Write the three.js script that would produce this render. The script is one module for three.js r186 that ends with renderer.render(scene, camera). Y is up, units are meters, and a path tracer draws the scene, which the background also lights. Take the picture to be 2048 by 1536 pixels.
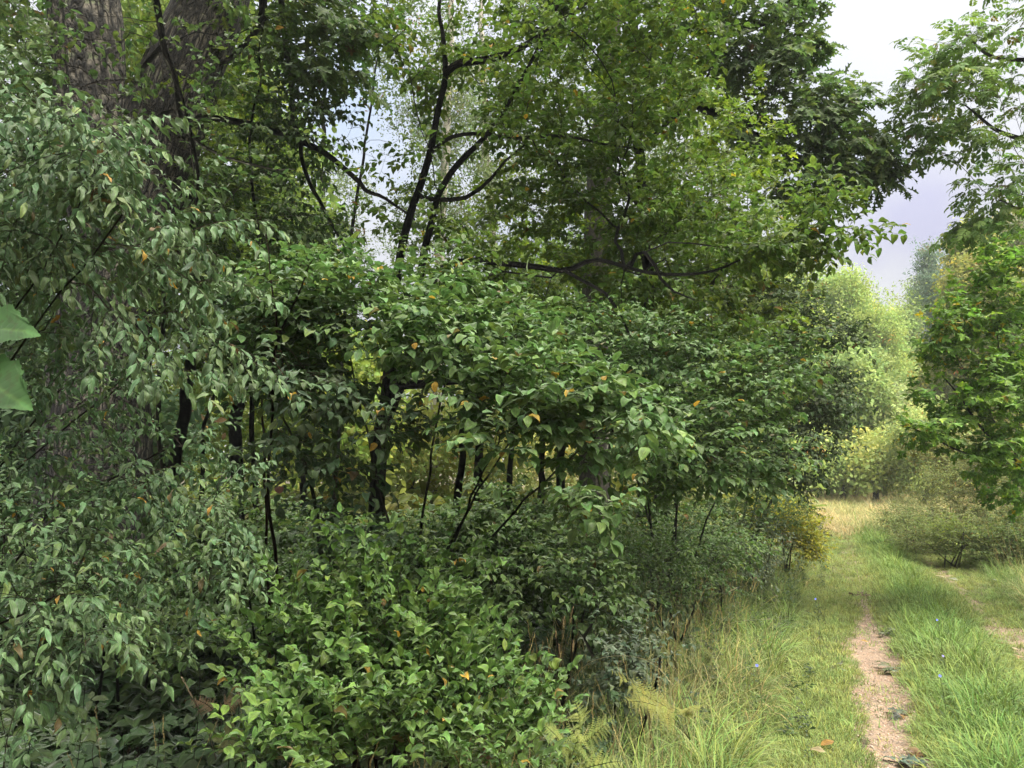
import * as THREE from 'three';
import { mergeGeometries } from 'three/addons/utils/BufferGeometryUtils.js';

// ---------------------------------------------------------------- camera, sky, sun, exposure
const scene = new THREE.Scene();
const FOV = 54, PITCH = THREE.MathUtils.degToRad(6.5), EYE = 1.6, F = 768 / Math.tan(THREE.MathUtils.degToRad(FOV / 2));
const camera = new THREE.PerspectiveCamera(FOV, 4 / 3, 0.05, 1200);
camera.position.set(0, EYE, 0);
camera.rotation.x = PITCH;
camera.updateMatrixWorld();
const renderer = new THREE.WebGLRenderer({ antialias: true });
renderer.setSize(1024, 768);
renderer.toneMapping = THREE.LinearToneMapping;
renderer.toneMappingExposure = 9.2;
renderer.shadowMap.enabled = true;
renderer.shadowMap.type = THREE.PCFSoftShadowMap;

scene.fog = new THREE.FogExp2(new THREE.Color().setRGB(0.86, 0.9, 0.86), 0.0009);

// small seeded generators and noise
function rng(seed) {
  let a = seed >>> 0;
  return () => { a = (a + 0x6d2b79f5) | 0; let t = Math.imul(a ^ (a >>> 15), 1 | a); t = (t + Math.imul(t ^ (t >>> 7), 61 | t)) ^ t; return ((t ^ (t >>> 14)) >>> 0) / 4294967296; };
}
const hash = (x, y, z) => { let h = (Math.imul(x, 374761393) + Math.imul(y, 668265263) + Math.imul(z, 2147483647)) | 0; h = Math.imul(h ^ (h >>> 13), 1274126177); return ((h ^ (h >>> 16)) >>> 0) / 4294967296; };
function vnoise(x, y, z = 0) {
  const xi = Math.floor(x), yi = Math.floor(y), zi = Math.floor(z), s = t => t * t * (3 - 2 * t);
  const u = s(x - xi), v = s(y - yi), w = s(z - zi), L = (a, b, t) => a + (b - a) * t;
  const c = (i, j, k) => hash(xi + i, yi + j, zi + k);
  return L(L(L(c(0, 0, 0), c(1, 0, 0), u), L(c(0, 1, 0), c(1, 1, 0), u), v), L(L(c(0, 0, 1), c(1, 0, 1), u), L(c(0, 1, 1), c(1, 1, 1), u), v), w);
}
const fbm = (x, y, z = 0, o = 4) => { let a = 0, s = 0.5, t = 0; for (let i = 0; i < o; i++) { a += s * vnoise(x, y, z); t += s; s *= 0.5; x *= 2.03; y *= 2.03; z *= 2.03; } return a / t; };
const V = (x, y, z) => new THREE.Vector3(x, y, z);
const clamp = THREE.MathUtils.clamp, lerp = THREE.MathUtils.lerp, sstep = THREE.MathUtils.smoothstep;

// a point seen at pixel (px, py) of the photograph, d metres in front of the camera
function P(px, py, d) { return V((px - 1024) / F * d, (768 - py) / F * d, -d).applyMatrix4(camera.matrixWorld); }
// the ground point seen there
function G(px, py) { const q = P(px, py, 1).sub(camera.position); const k = -EYE / q.y; return V(q.x * k, 0, q.z * k); }
const F0 = d => P(1024, 940, d);                                   // on the axis, d metres away

// veiled sky: bright overcast with thinner bluish openings and one lavender cloud bank
{
  const W = 1024, H = 512, data = new Float32Array(W * H * 4);
  const dirOf = (px, py) => P(px, py, 1).sub(camera.position).normalize();
  const bank = dirOf(1830, 440), bank2 = dirOf(1720, 470), gap1 = dirOf(690, 215), gap2 = dirOf(1640, 330), pale1 = dirOf(1745, 590), pale2 = dirOf(1690, 385);
  const d = new THREE.Vector3();
  for (let j = 0; j < H; j++) for (let i = 0; i < W; i++) {
    const el = ((j + 0.5) / H - 0.5) * Math.PI, ph = ((i + 0.5) / W - 0.5) * 2 * Math.PI;
    d.set(Math.cos(el) * Math.cos(ph), Math.sin(el), Math.cos(el) * Math.sin(ph));
    const y = Math.max(d.y, 0), k = 1 / (y + 0.28);
    const n = fbm(d.x * k * 1.3 + 7, d.z * k * 1.3 + 3, 1.5, 5), m = fbm(d.x * k * 0.8 + 31, d.z * k * 0.8 - 11, 9.5, 4);
    const grey = sstep(n, 0.5, 0.72), blue = sstep(m, 0.52, 0.7) * 0.6;
    let r = 0.73, g = 0.745, b = 0.83;
    const mixTo = (R, Gc, B, t) => { r += (R - r) * t; g += (Gc - g) * t; b += (B - b) * t; };
    mixTo(0.50, 0.58, 0.80, blue);
    mixTo(0.60, 0.60, 0.78, grey * 0.6);
    const wob = (fbm(d.x * 14, d.y * 22, d.z * 14, 4) - 0.5) * 0.09;
    const near = (q, s) => Math.exp(-Math.pow((q.angleTo(d) + wob) / s, 2));
    mixTo(0.84, 0.86, 0.90, clamp(near(pale1, 0.06) + near(pale2, 0.05) * 0.8, 0, 0.9));
    mixTo(0.57, 0.575, 0.80, clamp(near(bank, 0.065) + near(bank2, 0.04) * 0.6, 0, 0.9));
    mixTo(0.42, 0.56, 0.80, near(gap1, 0.1) * 0.75);
    mixTo(0.52, 0.60, 0.82, near(gap2, 0.07) * 0.5);
    const up = (1 + 2 * y) / 1.55;                                 // an overcast sky is brightest overhead
    const o = (j * W + i) * 4;
    const lum = 0.120; data[o] = r * up * lum; data[o + 1] = g * up * lum; data[o + 2] = b * up * 0.97 * lum; data[o + 3] = 1;
  }
  const t = new THREE.DataTexture(data, W, H, THREE.RGBAFormat, THREE.FloatType);
  t.mapping = THREE.EquirectangularReflectionMapping; t.magFilter = t.minFilter = THREE.LinearFilter; t.needsUpdate = true;
  scene.background = t; scene.environment = t;
}
const sun = new THREE.DirectionalLight(new THREE.Color(1, 0.95, 0.86), 1.5);
sun.position.set(30, 62, 6);
sun.castShadow = true; sun.shadow.radius = 100; sun.shadow.mapSize.set(4096, 4096);
Object.assign(sun.shadow.camera, { left: -45, right: 45, top: 45, bottom: -45, near: 1, far: 200 });
scene.add(sun); scene.add(sun.target); sun.target.position.set(0, 0, -15);

// ---------------------------------------------------------------- naming
const used = {};
function numbered(n) { const k = used[n] = (used[n] ?? -1) + 1; return k ? `${n}_${String(k).padStart(3, '0')}` : n; }
function thing(name, label, category, pos, group) {
  const o = new THREE.Group(); o.name = numbered(name); o.position.copy(pos); o.userData = { label, category };
  if (group) o.userData.group = group;
  scene.add(o); return o;
}
function part(name, geo, mat, parent, kind, label) {
  const m = new THREE.Mesh(geo, mat); m.name = name; m.castShadow = m.receiveShadow = true;
  if (kind) m.userData.kind = kind;
  if (label) m.userData.label = label;
  parent.add(m); return m;
}
function instanced(name, geo, mat, mats, cols, parent, kind = 'stuff') {
  const m = new THREE.InstancedMesh(geo, mat, mats.length); m.name = name;
  mats.forEach((x, i) => { m.setMatrixAt(i, x); if (cols) m.setColorAt(i, cols[i]); });
  m.castShadow = m.receiveShadow = true; if (kind) m.userData.kind = kind;
  parent.add(m); return m;
}
const rgb = (r, g, b) => new THREE.Color().setRGB(r, g, b);

// ---------------------------------------------------------------- textures and materials
function tex(w, h, f, srgb = true, linear = true) {
  const a = new Uint8Array(w * h * 4);
  for (let j = 0; j < h; j++) for (let i = 0; i < w; i++) { const c = f(i / w, j / h, i, j), o = (j * w + i) * 4; for (let k = 0; k < 3; k++) a[o + k] = clamp(Math.round((c.length ? c[k] : c) * 255), 0, 255); a[o + 3] = 255; }
  const t = new THREE.DataTexture(a, w, h, THREE.RGBAFormat); t.wrapS = t.wrapT = THREE.RepeatWrapping; t.magFilter = t.minFilter = THREE.LinearFilter;
  if (srgb) t.colorSpace = THREE.SRGBColorSpace;
  t.needsUpdate = true; return t;
}
// tileable noise: four shifted copies blended across the tile
function tileFbm(u, v, sx, sy, seed, o = 4) {
  const f = (a, b) => fbm(a * sx, b * sy, seed, o);
  return (f(u, v) * (1 - u) + f(u - 1, v) * u) * (1 - v) + (f(u, v - 1) * (1 - u) + f(u - 1, v - 1) * u) * v;
}
const ridge = (u, v) => { const w = (tileFbm(u, v, 4, 3, 3, 3) - 0.5) * 0.5; const a = Math.abs(2 * tileFbm((u + w * 0.35 + 1) % 1, v, 11, 2.6, 8, 3) - 1), b = Math.abs(2 * tileFbm((u - w * 0.3 + 1) % 1, v, 15, 4.5, 18, 3) - 1); return clamp(Math.min(a * 3.4, b * 4.2 + 0.25), 0, 1); };
const barkTex = tex(384, 768, (u, v) => {
  const r = ridge(u, v), n = tileFbm(u, v, 60, 44, 5, 3), pl = tileFbm(u, v, 14, 10, 31, 3), t = clamp(0.13 + 0.5 * r + 0.55 * (n - 0.5) + 0.35 * (pl - 0.5), 0.04, 1);
  const moss = sstep(tileFbm(u, v, 5, 7, 21, 4), 0.54, 0.66) * 0.4 * r;
  return [t * (1 - 0.2 * moss), t * (0.96 + 0.06 * moss), t * (0.9 - 0.25 * moss)];
});
const barkBump = tex(384, 768, (u, v) => clamp(0.9 * ridge(u, v) + 0.35 * (tileFbm(u, v, 60, 44, 5, 3) - 0.5), 0, 1), false);
const smoothBark = tex(256, 256, (u, v) => { const t = 0.62 + 0.5 * (tileFbm(u, v, 6, 22, 4, 4) - 0.5) + 0.35 * (tileFbm(u, v, 40, 40, 6, 2) - 0.5); const l = sstep(tileFbm(u, v, 9, 9, 14, 4), 0.55, 0.63) * 0.35; return [t + l * 0.75, t + l * 0.8, t * 0.95 + l * 0.65]; });
const birchTex = tex(256, 256, (u, v) => { const t = sstep(tileFbm(u, v, 3, 40, 17, 3), 0.58, 0.66) * 0.8 + sstep(tileFbm(u, v, 4, 4, 9, 4), 0.6, 0.7) * 0.6; const k = clamp(0.9 - t, 0.1, 1); return [k, k * 0.98, k * 0.93]; });
const veinTex = tex(256, 256, (u, v) => {
  const x = Math.abs(u - 0.5) * 2, mid = Math.exp(-Math.pow(x / 0.05, 2)), s = (v - x * 0.35) * 9, f = Math.abs(s - Math.round(s));
  const side = Math.exp(-Math.pow(f / 0.1, 2)) * (1 - x) * 0.5, n = fbm(u * 4, v * 4, 2, 4) - 0.5, spot = sstep(fbm(u * 18, v * 18, 7, 2), 0.66, 0.74), rim = sstep(x + (fbm(u * 8, v * 8, 5, 3) - 0.5) * 0.9, 1.02, 1.2);
  const t = 0.80 + 0.5 * n + 0.16 * mid + 0.1 * side, b = clamp(spot * 0.3 + rim * 0.45, 0, 0.7);
  return [lerp(t + 0.08 * mid, 0.72, b), lerp(t, 0.52, b), lerp(t * 0.93, 0.45, b)];
});
const veinBump = tex(128, 128, (u, v) => { const x = Math.abs(u - 0.5) * 2, s = (v - x * 0.35) * 9, f = Math.abs(s - Math.round(s)); return 0.7 - 0.5 * Math.exp(-Math.pow(x / 0.06, 2)) - 0.35 * Math.exp(-Math.pow(f / 0.14, 2)) * (1 - x); }, false);

function bark(r, g, b, t = barkTex, bump = barkBump, s = 0.02, rep = [1, 1]) {
  const m = t.clone(); m.repeat.set(...rep); m.needsUpdate = true;
  const n = bump ? bump.clone() : null; if (n) { n.repeat.set(...rep); n.needsUpdate = true; }
  return new THREE.MeshStandardMaterial({ color: rgb(r, g, b), map: m, bumpMap: n, bumpScale: s, roughness: 0.95 });
}
const M = {
  oakBark: bark(0.335, 0.325, 0.285, barkTex, barkBump, 0.04, [1.4, 1.9]),
  cherryBark: bark(0.17, 0.15, 0.135, barkTex, barkBump, 0.008, [4, 3]),
  darkBark: bark(0.13, 0.115, 0.10, smoothBark, smoothBark, 0.003, [5, 3]),
  greyBark: bark(0.42, 0.40, 0.36, smoothBark, smoothBark, 0.004, [4, 2.5]),
  brownTwig: bark(0.17, 0.125, 0.09, smoothBark, null, 0, [8, 4]),
  redTwig: bark(0.22, 0.10, 0.07, smoothBark, null, 0, [8, 4]),
  birchBark: bark(0.62, 0.60, 0.56, birchTex, null, 0, [3, 2]),
};
// a leaf lets through about as much light as it scatters back, under a thin wax coat
function leafMat(c, { coat = 0.35, coatR = 0.42, trans = 0.42, map = true } = {}) {
  return new THREE.MeshPhysicalMaterial({ color: c, map: map ? veinTex : null, bumpMap: map ? veinBump : null, bumpScale: 0.0012, roughness: 1, specularIntensity: 0.4, clearcoat: coat, clearcoatRoughness: coatR, transmission: trans, thickness: 0, side: THREE.DoubleSide });
}
const WHITE = rgb(1, 1, 1);
const LM = { glossy: leafMat(WHITE, { coat: 0.28, coatR: 0.4, trans: 0.42 }), waxy: leafMat(WHITE, { coat: 0.42, coatR: 0.42, trans: 0.38 }), soft: leafMat(WHITE, { coat: 0.16, coatR: 0.5, trans: 0.52 }), far: leafMat(WHITE, { coat: 0.1, coatR: 0.6, trans: 0.45, map: false }), grass: leafMat(WHITE, { coat: 0.15, coatR: 0.5, trans: 0.35, map: false }) };
const tintCache = {};
function tinted(kind, c) {                                          // a leaf material with a colour of its own, shared by alike leaves
  const q = v => Math.round(v * 50) / 50, key = kind + [q(c.r), q(c.g), q(c.b * 1.0)].join();
  if (!tintCache[key]) { const m = LM[kind].clone(); m.color = rgb(Math.max(q(c.r), 0.01), Math.max(q(c.g), 0.01), Math.max(q(c.b), 0.008)); tintCache[key] = m; }
  return tintCache[key];
}

// ---------------------------------------------------------------- leaf shapes: length along +y, upper face along +z, length 1
function geo(pos, idx, uv) {
  const g = new THREE.BufferGeometry();
  g.setAttribute('position', new THREE.Float32BufferAttribute(pos, 3)); g.setAttribute('uv', new THREE.Float32BufferAttribute(uv, 2));
  g.setIndex(idx); g.computeVertexNormals(); return g;
}
function bladeLeaf({ n = 6, w = 0.5, a = 0.85, b = 0.8, fold = 0.3, curl = 0.6, wave = 0.03, twist = 0.2, stalk = 0.08, serr = 0, seed = 1 }) {
  const pos = [], idx = [], uv = [], R = rng(seed); let y = stalk, z = 0;
  const ph = R() * 6, bend = curl * (0.6 + 0.8 * R());
  for (let i = 0; i <= n; i++) {
    const t = i / n, hw = 0.5 * w * Math.pow(Math.max(Math.sin(Math.PI * Math.pow(t, a)), 0), b) * (1 - 0.25 * t) + (i === 0 ? 0.012 : 0) + (serr ? (i % 2 ? serr : -serr) * Math.sin(Math.PI * t) : 0), an = bend * t * t - 0.15;
    if (i) { y += Math.cos(an) * (1 - stalk) / n; z -= Math.sin(an) * (1 - stalk) / n; }
    const tw = twist * (t - 0.3) * (R() > 0.5 ? 1 : 0.8);
    for (const c of [-1, 0, 1]) {
      const x = c * hw, zz = fold * Math.abs(x) + wave * Math.sin(t * 10 + ph + c * 1.3) * Math.abs(c);
      pos.push(x * Math.cos(tw) - zz * Math.sin(tw), y, z + zz * Math.cos(tw) + x * Math.sin(tw)); uv.push(0.5 + c * 0.5, t);
    }
    if (i) { const o = (i - 1) * 3; for (const k of [0, 1]) idx.push(o + k, o + k + 1, o + 3 + k, o + k + 1, o + 4 + k, o + 3 + k); }
  }
  // stalk
  const s = pos.length / 3; pos.push(-0.008, 0, 0, 0.008, 0, 0, 0, stalk + 0.02, 0.004); uv.push(0.5, 0, 0.5, 0, 0.5, 0); idx.push(s, s + 1, s + 2);
  return geo(pos, idx, uv);
}
function lobedLeaf(half, { fold = 0.2, curl = 0.5, stalk = 0.2, seed = 1, wave = 0.04 }) {
  const R = rng(seed), ph = R() * 6, cu = curl * (0.5 + R());
  const out = [...half.map(p => [p[0], p[1]]), ...half.slice(1, -1).reverse().map(p => [-p[0], p[1]])];
  const pts = out.map(p => new THREE.Vector2(p[0] * (0.95 + 0.1 * R()), p[1])), tri = THREE.ShapeUtils.triangulateShape(pts, []);
  // split every triangle once so that the blade can bend
  const pos = [], uv = [], idx = [], key = new Map();
  const vert = (x, y) => { const k = x.toFixed(4) + ',' + y.toFixed(4); if (!key.has(k)) { key.set(k, pos.length / 3); const an = cu * y * y; pos.push(x, stalk + y * (1 - stalk), fold * Math.abs(x) - an * 0.5 + wave * Math.sin(x * 9 + y * 7 + ph)); uv.push(0.5 + x * 0.62, y); } return key.get(k); };
  for (const [i, j, k] of tri) {
    const A = pts[i], B = pts[j], C = pts[k], ab = A.clone().lerp(B, 0.5), bc = B.clone().lerp(C, 0.5), ca = C.clone().lerp(A, 0.5), v = q => vert(q.x, q.y);
    idx.push(v(A), v(ab), v(ca), v(ab), v(B), v(bc), v(ca), v(bc), v(C), v(ab), v(bc), v(ca));
  }
  const s = pos.length / 3; pos.push(-0.008, 0, 0, 0.008, 0, 0, 0, stalk + 0.04, 0); uv.push(0.5, 0, 0.5, 0, 0.5, 0); idx.push(s, s + 1, s + 2);
  return geo(pos, idx, uv);
}
const oakHalf = [[0, 0], [0.05, 0.1], [0.17, 0.2], [0.2, 0.27], [0.09, 0.3], [0.14, 0.42], [0.33, 0.5], [0.36, 0.58], [0.28, 0.57], [0.12, 0.58], [0.18, 0.72], [0.3, 0.82], [0.2, 0.83], [0.1, 0.82], [0.07, 0.93], [0, 1]];
const mapleHalf = [[0, 0.06], [0.12, 0], [0.3, 0.02], [0.22, 0.12], [0.36, 0.3], [0.52, 0.42], [0.4, 0.45], [0.42, 0.55], [0.28, 0.52], [0.16, 0.5], [0.2, 0.66], [0.26, 0.76], [0.14, 0.76], [0.08, 0.88], [0, 1]];
const grapeHalf = [[0, 0.12], [0.14, 0], [0.32, 0.02], [0.45, 0.16], [0.47, 0.3], [0.44, 0.34], [0.5, 0.5], [0.42, 0.56], [0.4, 0.62], [0.3, 0.66], [0.26, 0.78], [0.16, 0.84], [0.1, 0.92], [0, 1]];
// several leaflets or leaves joined to one spray
function spray(list) { return mergeGeometries(list.map(([g, p, dir, nrm, s]) => g.clone().applyMatrix4(frame(p, dir, nrm, s)))); }
function frame(p, dir, nrm, s, out = new THREE.Matrix4()) {
  const y = dir.clone().normalize(), x = y.clone().cross(nrm); if (x.lengthSq() < 1e-6) x.set(1, 0, 0).cross(y); x.normalize();
  const z = x.clone().cross(y); out.makeBasis(x.multiplyScalar(s), y.multiplyScalar(s), z.multiplyScalar(s)); out.setPosition(p); return out;
}
function compound(n, leaflet, seed) {                                // pinnate leaf of an ash: paired leaflets on a stalk
  const R = rng(seed), L = [];
  for (let i = 0; i < n; i++) for (const s of [-1, 1]) { const y = 0.25 + 0.5 * i / n, a = 0.95 + 0.3 * (R() - 0.5); L.push([leaflet[(R() * leaflet.length) | 0], V(0, y, -0.12 * y * y), V(s * Math.sin(a), Math.cos(a), -0.2 - 0.2 * R()), V(0, 0.2, 1), 0.42 * (0.85 + 0.3 * R())]); }
  L.push([leaflet[0], V(0, 0.72, -0.07), V(0.05, 1, -0.35), V(0, 0.2, 1), 0.46]);
  const g = spray(L), st = geo([-0.006, 0, 0, 0.006, 0, 0, 0, 0.75, -0.07], [0, 1, 2], [0.5, 0, 0.5, 0, 0.5, 0]);
  return mergeGeometries([g, st]);
}
function palmate(n, leaflet, seed) {                                 // five fingers from one point, as on a creeper
  const R = rng(seed), L = [];
  for (let i = 0; i < n; i++) { const a = (i / (n - 1) - 0.5) * 3.4; L.push([leaflet[i % leaflet.length], V(0, 0.22, 0), V(Math.sin(a), Math.cos(a) + 0.15, -0.1 - 0.15 * R()), V(0, 0, 1), 0.62 * (1 - 0.25 * Math.abs(a) / 1.7)]); }
  L.push([leaflet[0], V(0, 0, 0), V(0, 1, 0), V(0, 0, 1), 0.02]);
  return spray(L);
}
function clump(leaf, n, size, seed, flat = 0.6) {                    // a tuft of leaves about 1 across, for crowns some way off
  const R = rng(seed), L = [];
  for (let i = 0; i < n; i++) { const p = V(R() - 0.5, R() - 0.5, (R() - 0.5) * flat), d = V(R() - 0.5, R() - 0.5, -R() * 0.7), nn = V(R() - 0.5, R() - 0.5, 0.7); L.push([leaf, p, d, nn, size * (0.7 + 0.6 * R())]); }
  return spray(L);
}
const many = (n, f) => Array.from({ length: n }, (_, i) => f(i + 1));
const LEAF = {
  ovate: many(7, s => bladeLeaf({ n: 7, w: 0.48 + 0.02 * s, a: 0.86, fold: 0.12 + 0.07 * s, curl: 0.25 * s, wave: 0.015 + 0.008 * s, twist: 0.12 * s, seed: s * 7 })),
  broad: many(7, s => bladeLeaf({ n: 7, w: 0.52 + 0.02 * s, a: 1.0, b: 0.75, fold: 0.1 + 0.06 * s, curl: 0.22 * s, wave: 0.012 + 0.007 * s, twist: 0.1 * s, seed: s * 11 })),
  lance: many(7, s => bladeLeaf({ n: 8, w: 0.25 + 0.015 * s, a: 0.85, fold: 0.2 + 0.06 * s, curl: 0.3 * s, wave: 0.02 + 0.008 * s, twist: 0.18 * s, seed: s * 13 })),
  round: many(3, s => bladeLeaf({ n: 5, w: 0.9, a: 0.8, b: 0.6, fold: 0.15, curl: 0.3, stalk: 0.3, seed: s * 17 })),
  oak: many(4, s => lobedLeaf(oakHalf, { seed: s * 19, stalk: 0.1 })),
  maple: many(4, s => lobedLeaf(mapleHalf, { seed: s * 23, curl: 0.6 })),
  grape: many(3, s => lobedLeaf(grapeHalf, { seed: s * 29, curl: 0.4, stalk: 0.16 })),
};
const leaflet = many(4, s => bladeLeaf({ n: 5, w: 0.46, a: 0.85, fold: 0.25, curl: 0.6, wave: 0.03, stalk: 0.05, seed: s * 15 }));
LEAF.ash = many(3, s => compound(3, leaflet, s * 31));
LEAF.creeper = many(3, s => palmate(5, LEAF.ovate, s * 37));
LEAF.trifoliate = many(3, s => palmate(3, LEAF.ovate, s * 41));
const lite = bladeLeaf({ n: 3, w: 0.6, fold: 0.2, curl: 0.4, stalk: 0, seed: 3 }), liteLance = bladeLeaf({ n: 3, w: 0.34, fold: 0.25, curl: 0.6, stalk: 0, seed: 5 });
LEAF.clump = many(4, s => clump(lite, 16, 0.24, s * 43));
LEAF.clumpFine = many(4, s => clump(lite, 26, 0.15, s * 47));
LEAF.clumpLance = many(4, s => clump(liteLance, 22, 0.24, s * 53));
LEAF.needle = many(3, s => clump(bladeLeaf({ n: 2, w: 0.12, fold: 0, curl: 0.1, stalk: 0, seed: s }), 26, 0.4, s * 59, 0.4));
LEAF.twigClump = many(3, s => clump(bladeLeaf({ n: 2, w: 0.16, fold: 0.1, curl: 0.3, stalk: 0, seed: s }), 22, 0.3, s * 61, 0.9));

// ---------------------------------------------------------------- wood
function tube(pts, rad, base, minSides = 3) {                         // a tapered, curved stem through pts
  const n = pts.length, rm = Math.max(...rad), S = Math.max(minSides, rm > 0.15 ? 22 : rm > 0.05 ? 12 : rm > 0.02 ? 8 : rm > 0.008 ? 6 : rm > 0.003 ? 4 : 3);
  const pos = [], nor = [], uv = [], idx = []; let t0 = null, u = null, len = 0;
  for (let i = 0; i < n; i++) {
    const t = pts[Math.min(i + 1, n - 1)].clone().sub(pts[Math.max(i - 1, 0)]).normalize();
    if (!u) { u = V(Math.abs(t.y) < 0.9 ? 0 : 1, Math.abs(t.y) < 0.9 ? 1 : 0, 0).cross(t).normalize(); } else { u.sub(t.clone().multiplyScalar(u.dot(t))).normalize(); }
    const w = t.clone().cross(u); if (i) len += pts[i].distanceTo(pts[i - 1]);
    for (let k = 0; k <= S; k++) {
      const a = k / S * 2 * Math.PI, c = Math.cos(a), s = Math.sin(a); let r = rad[i];
      if (r > 0.04) r *= 1 + 0.10 * (vnoise(c * 1.6 + 5, s * 1.6, len * 1.6) - 0.5) * 2 + (r > 0.12 ? 0.06 * (vnoise(c * 7, s * 7, len * 1.2) - 0.5) * 2 : 0);
      const x = u.x * c + w.x * s, y = u.y * c + w.y * s, z = u.z * c + w.z * s;
      pos.push(pts[i].x + x * r - base.x, pts[i].y + y * r - base.y, pts[i].z + z * r - base.z); nor.push(x, y, z); uv.push(k / S * Math.max(1, Math.round(2 * Math.PI * rm * 3)) / 3, len);
    }
    if (i) for (let k = 0; k < S; k++) { const o = (i - 1) * (S + 1) + k; idx.push(o, o + S + 1, o + 1, o + 1, o + S + 1, o + S + 2); }
    t0 = t;
  }
  const g = new THREE.BufferGeometry(); g.setAttribute('position', new THREE.Float32BufferAttribute(pos, 3)); g.setAttribute('normal', new THREE.Float32BufferAttribute(nor, 3)); g.setAttribute('uv', new THREE.Float32BufferAttribute(uv, 2)); g.setIndex(idx);
  if (rm > 0.12) g.computeVertexNormals();
  return g;
}

// ---------------------------------------------------------------- ground levels
const trackPx = [[1802, 1560], [1786, 1470], [1772, 1400], [1750, 1310], [1738, 1240], [1722, 1170], [1708, 1115], [1700, 1085], [1680, 1050], [1640, 1025], [1590, 1012]];
const TRACK = trackPx.map(p => G(...p));
const dir0 = TRACK[0].clone().sub(TRACK[1]).normalize(); TRACK.unshift(TRACK[0].clone().addScaledVector(dir0, 4));
function trackInfo(x, z) {                                            // signed side distance to the left wheel track (positive to the right), and how far along it
  let best = 1e9, side = 0, along = 0, acc = 0;
  for (let i = 0; i + 1 < TRACK.length; i++) {
    const a = TRACK[i], b = TRACK[i + 1], dx = b.x - a.x, dz = b.z - a.z, L = dx * dx + dz * dz, t = clamp(((x - a.x) * dx + (z - a.z) * dz) / L, 0, 1);
    const qx = a.x + dx * t, qz = a.z + dz * t, d = Math.hypot(x - qx, z - qz);
    if (d < best) { best = d; side = Math.sign(dx * (z - a.z) - dz * (x - a.x)) * d; along = acc + t * Math.sqrt(L); }
    acc += Math.sqrt(L);
  }
  return [side, along];
}
const GAUGE = 1.22;
const rut = (s) => Math.exp(-Math.pow(s / 0.24, 2));
function groundY(x, z) {
  const far = Math.hypot(x, z); let h = 0.10 * (fbm(x * 0.25 + 40, z * 0.25, 3, 2) - 0.5) * sstep(far, 2, 10) + 0.03 * (vnoise(x * 0.9, z * 0.9, 5) - 0.5);
  if (far < 45) { const [s] = trackInfo(x, z); h = lerp(h, 0, Math.exp(-Math.pow((s - GAUGE / 2) / 2.2, 2))) - 0.035 * rut(s) - 0.035 * rut(s - GAUGE) + 0.02 * Math.exp(-Math.pow((s - GAUGE / 2) / 0.3, 2)); }
  return h + (far > 70 ? (far - 70) * 0.02 : 0);
}
// where the wood begins: metres to the left of the wheel track
const edgeOf = z => lerp(2.15, 1.15, sstep(-z, 4, 14)) + 0.3 * (vnoise(z * 0.5, 3, 1) - 0.5);

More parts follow.
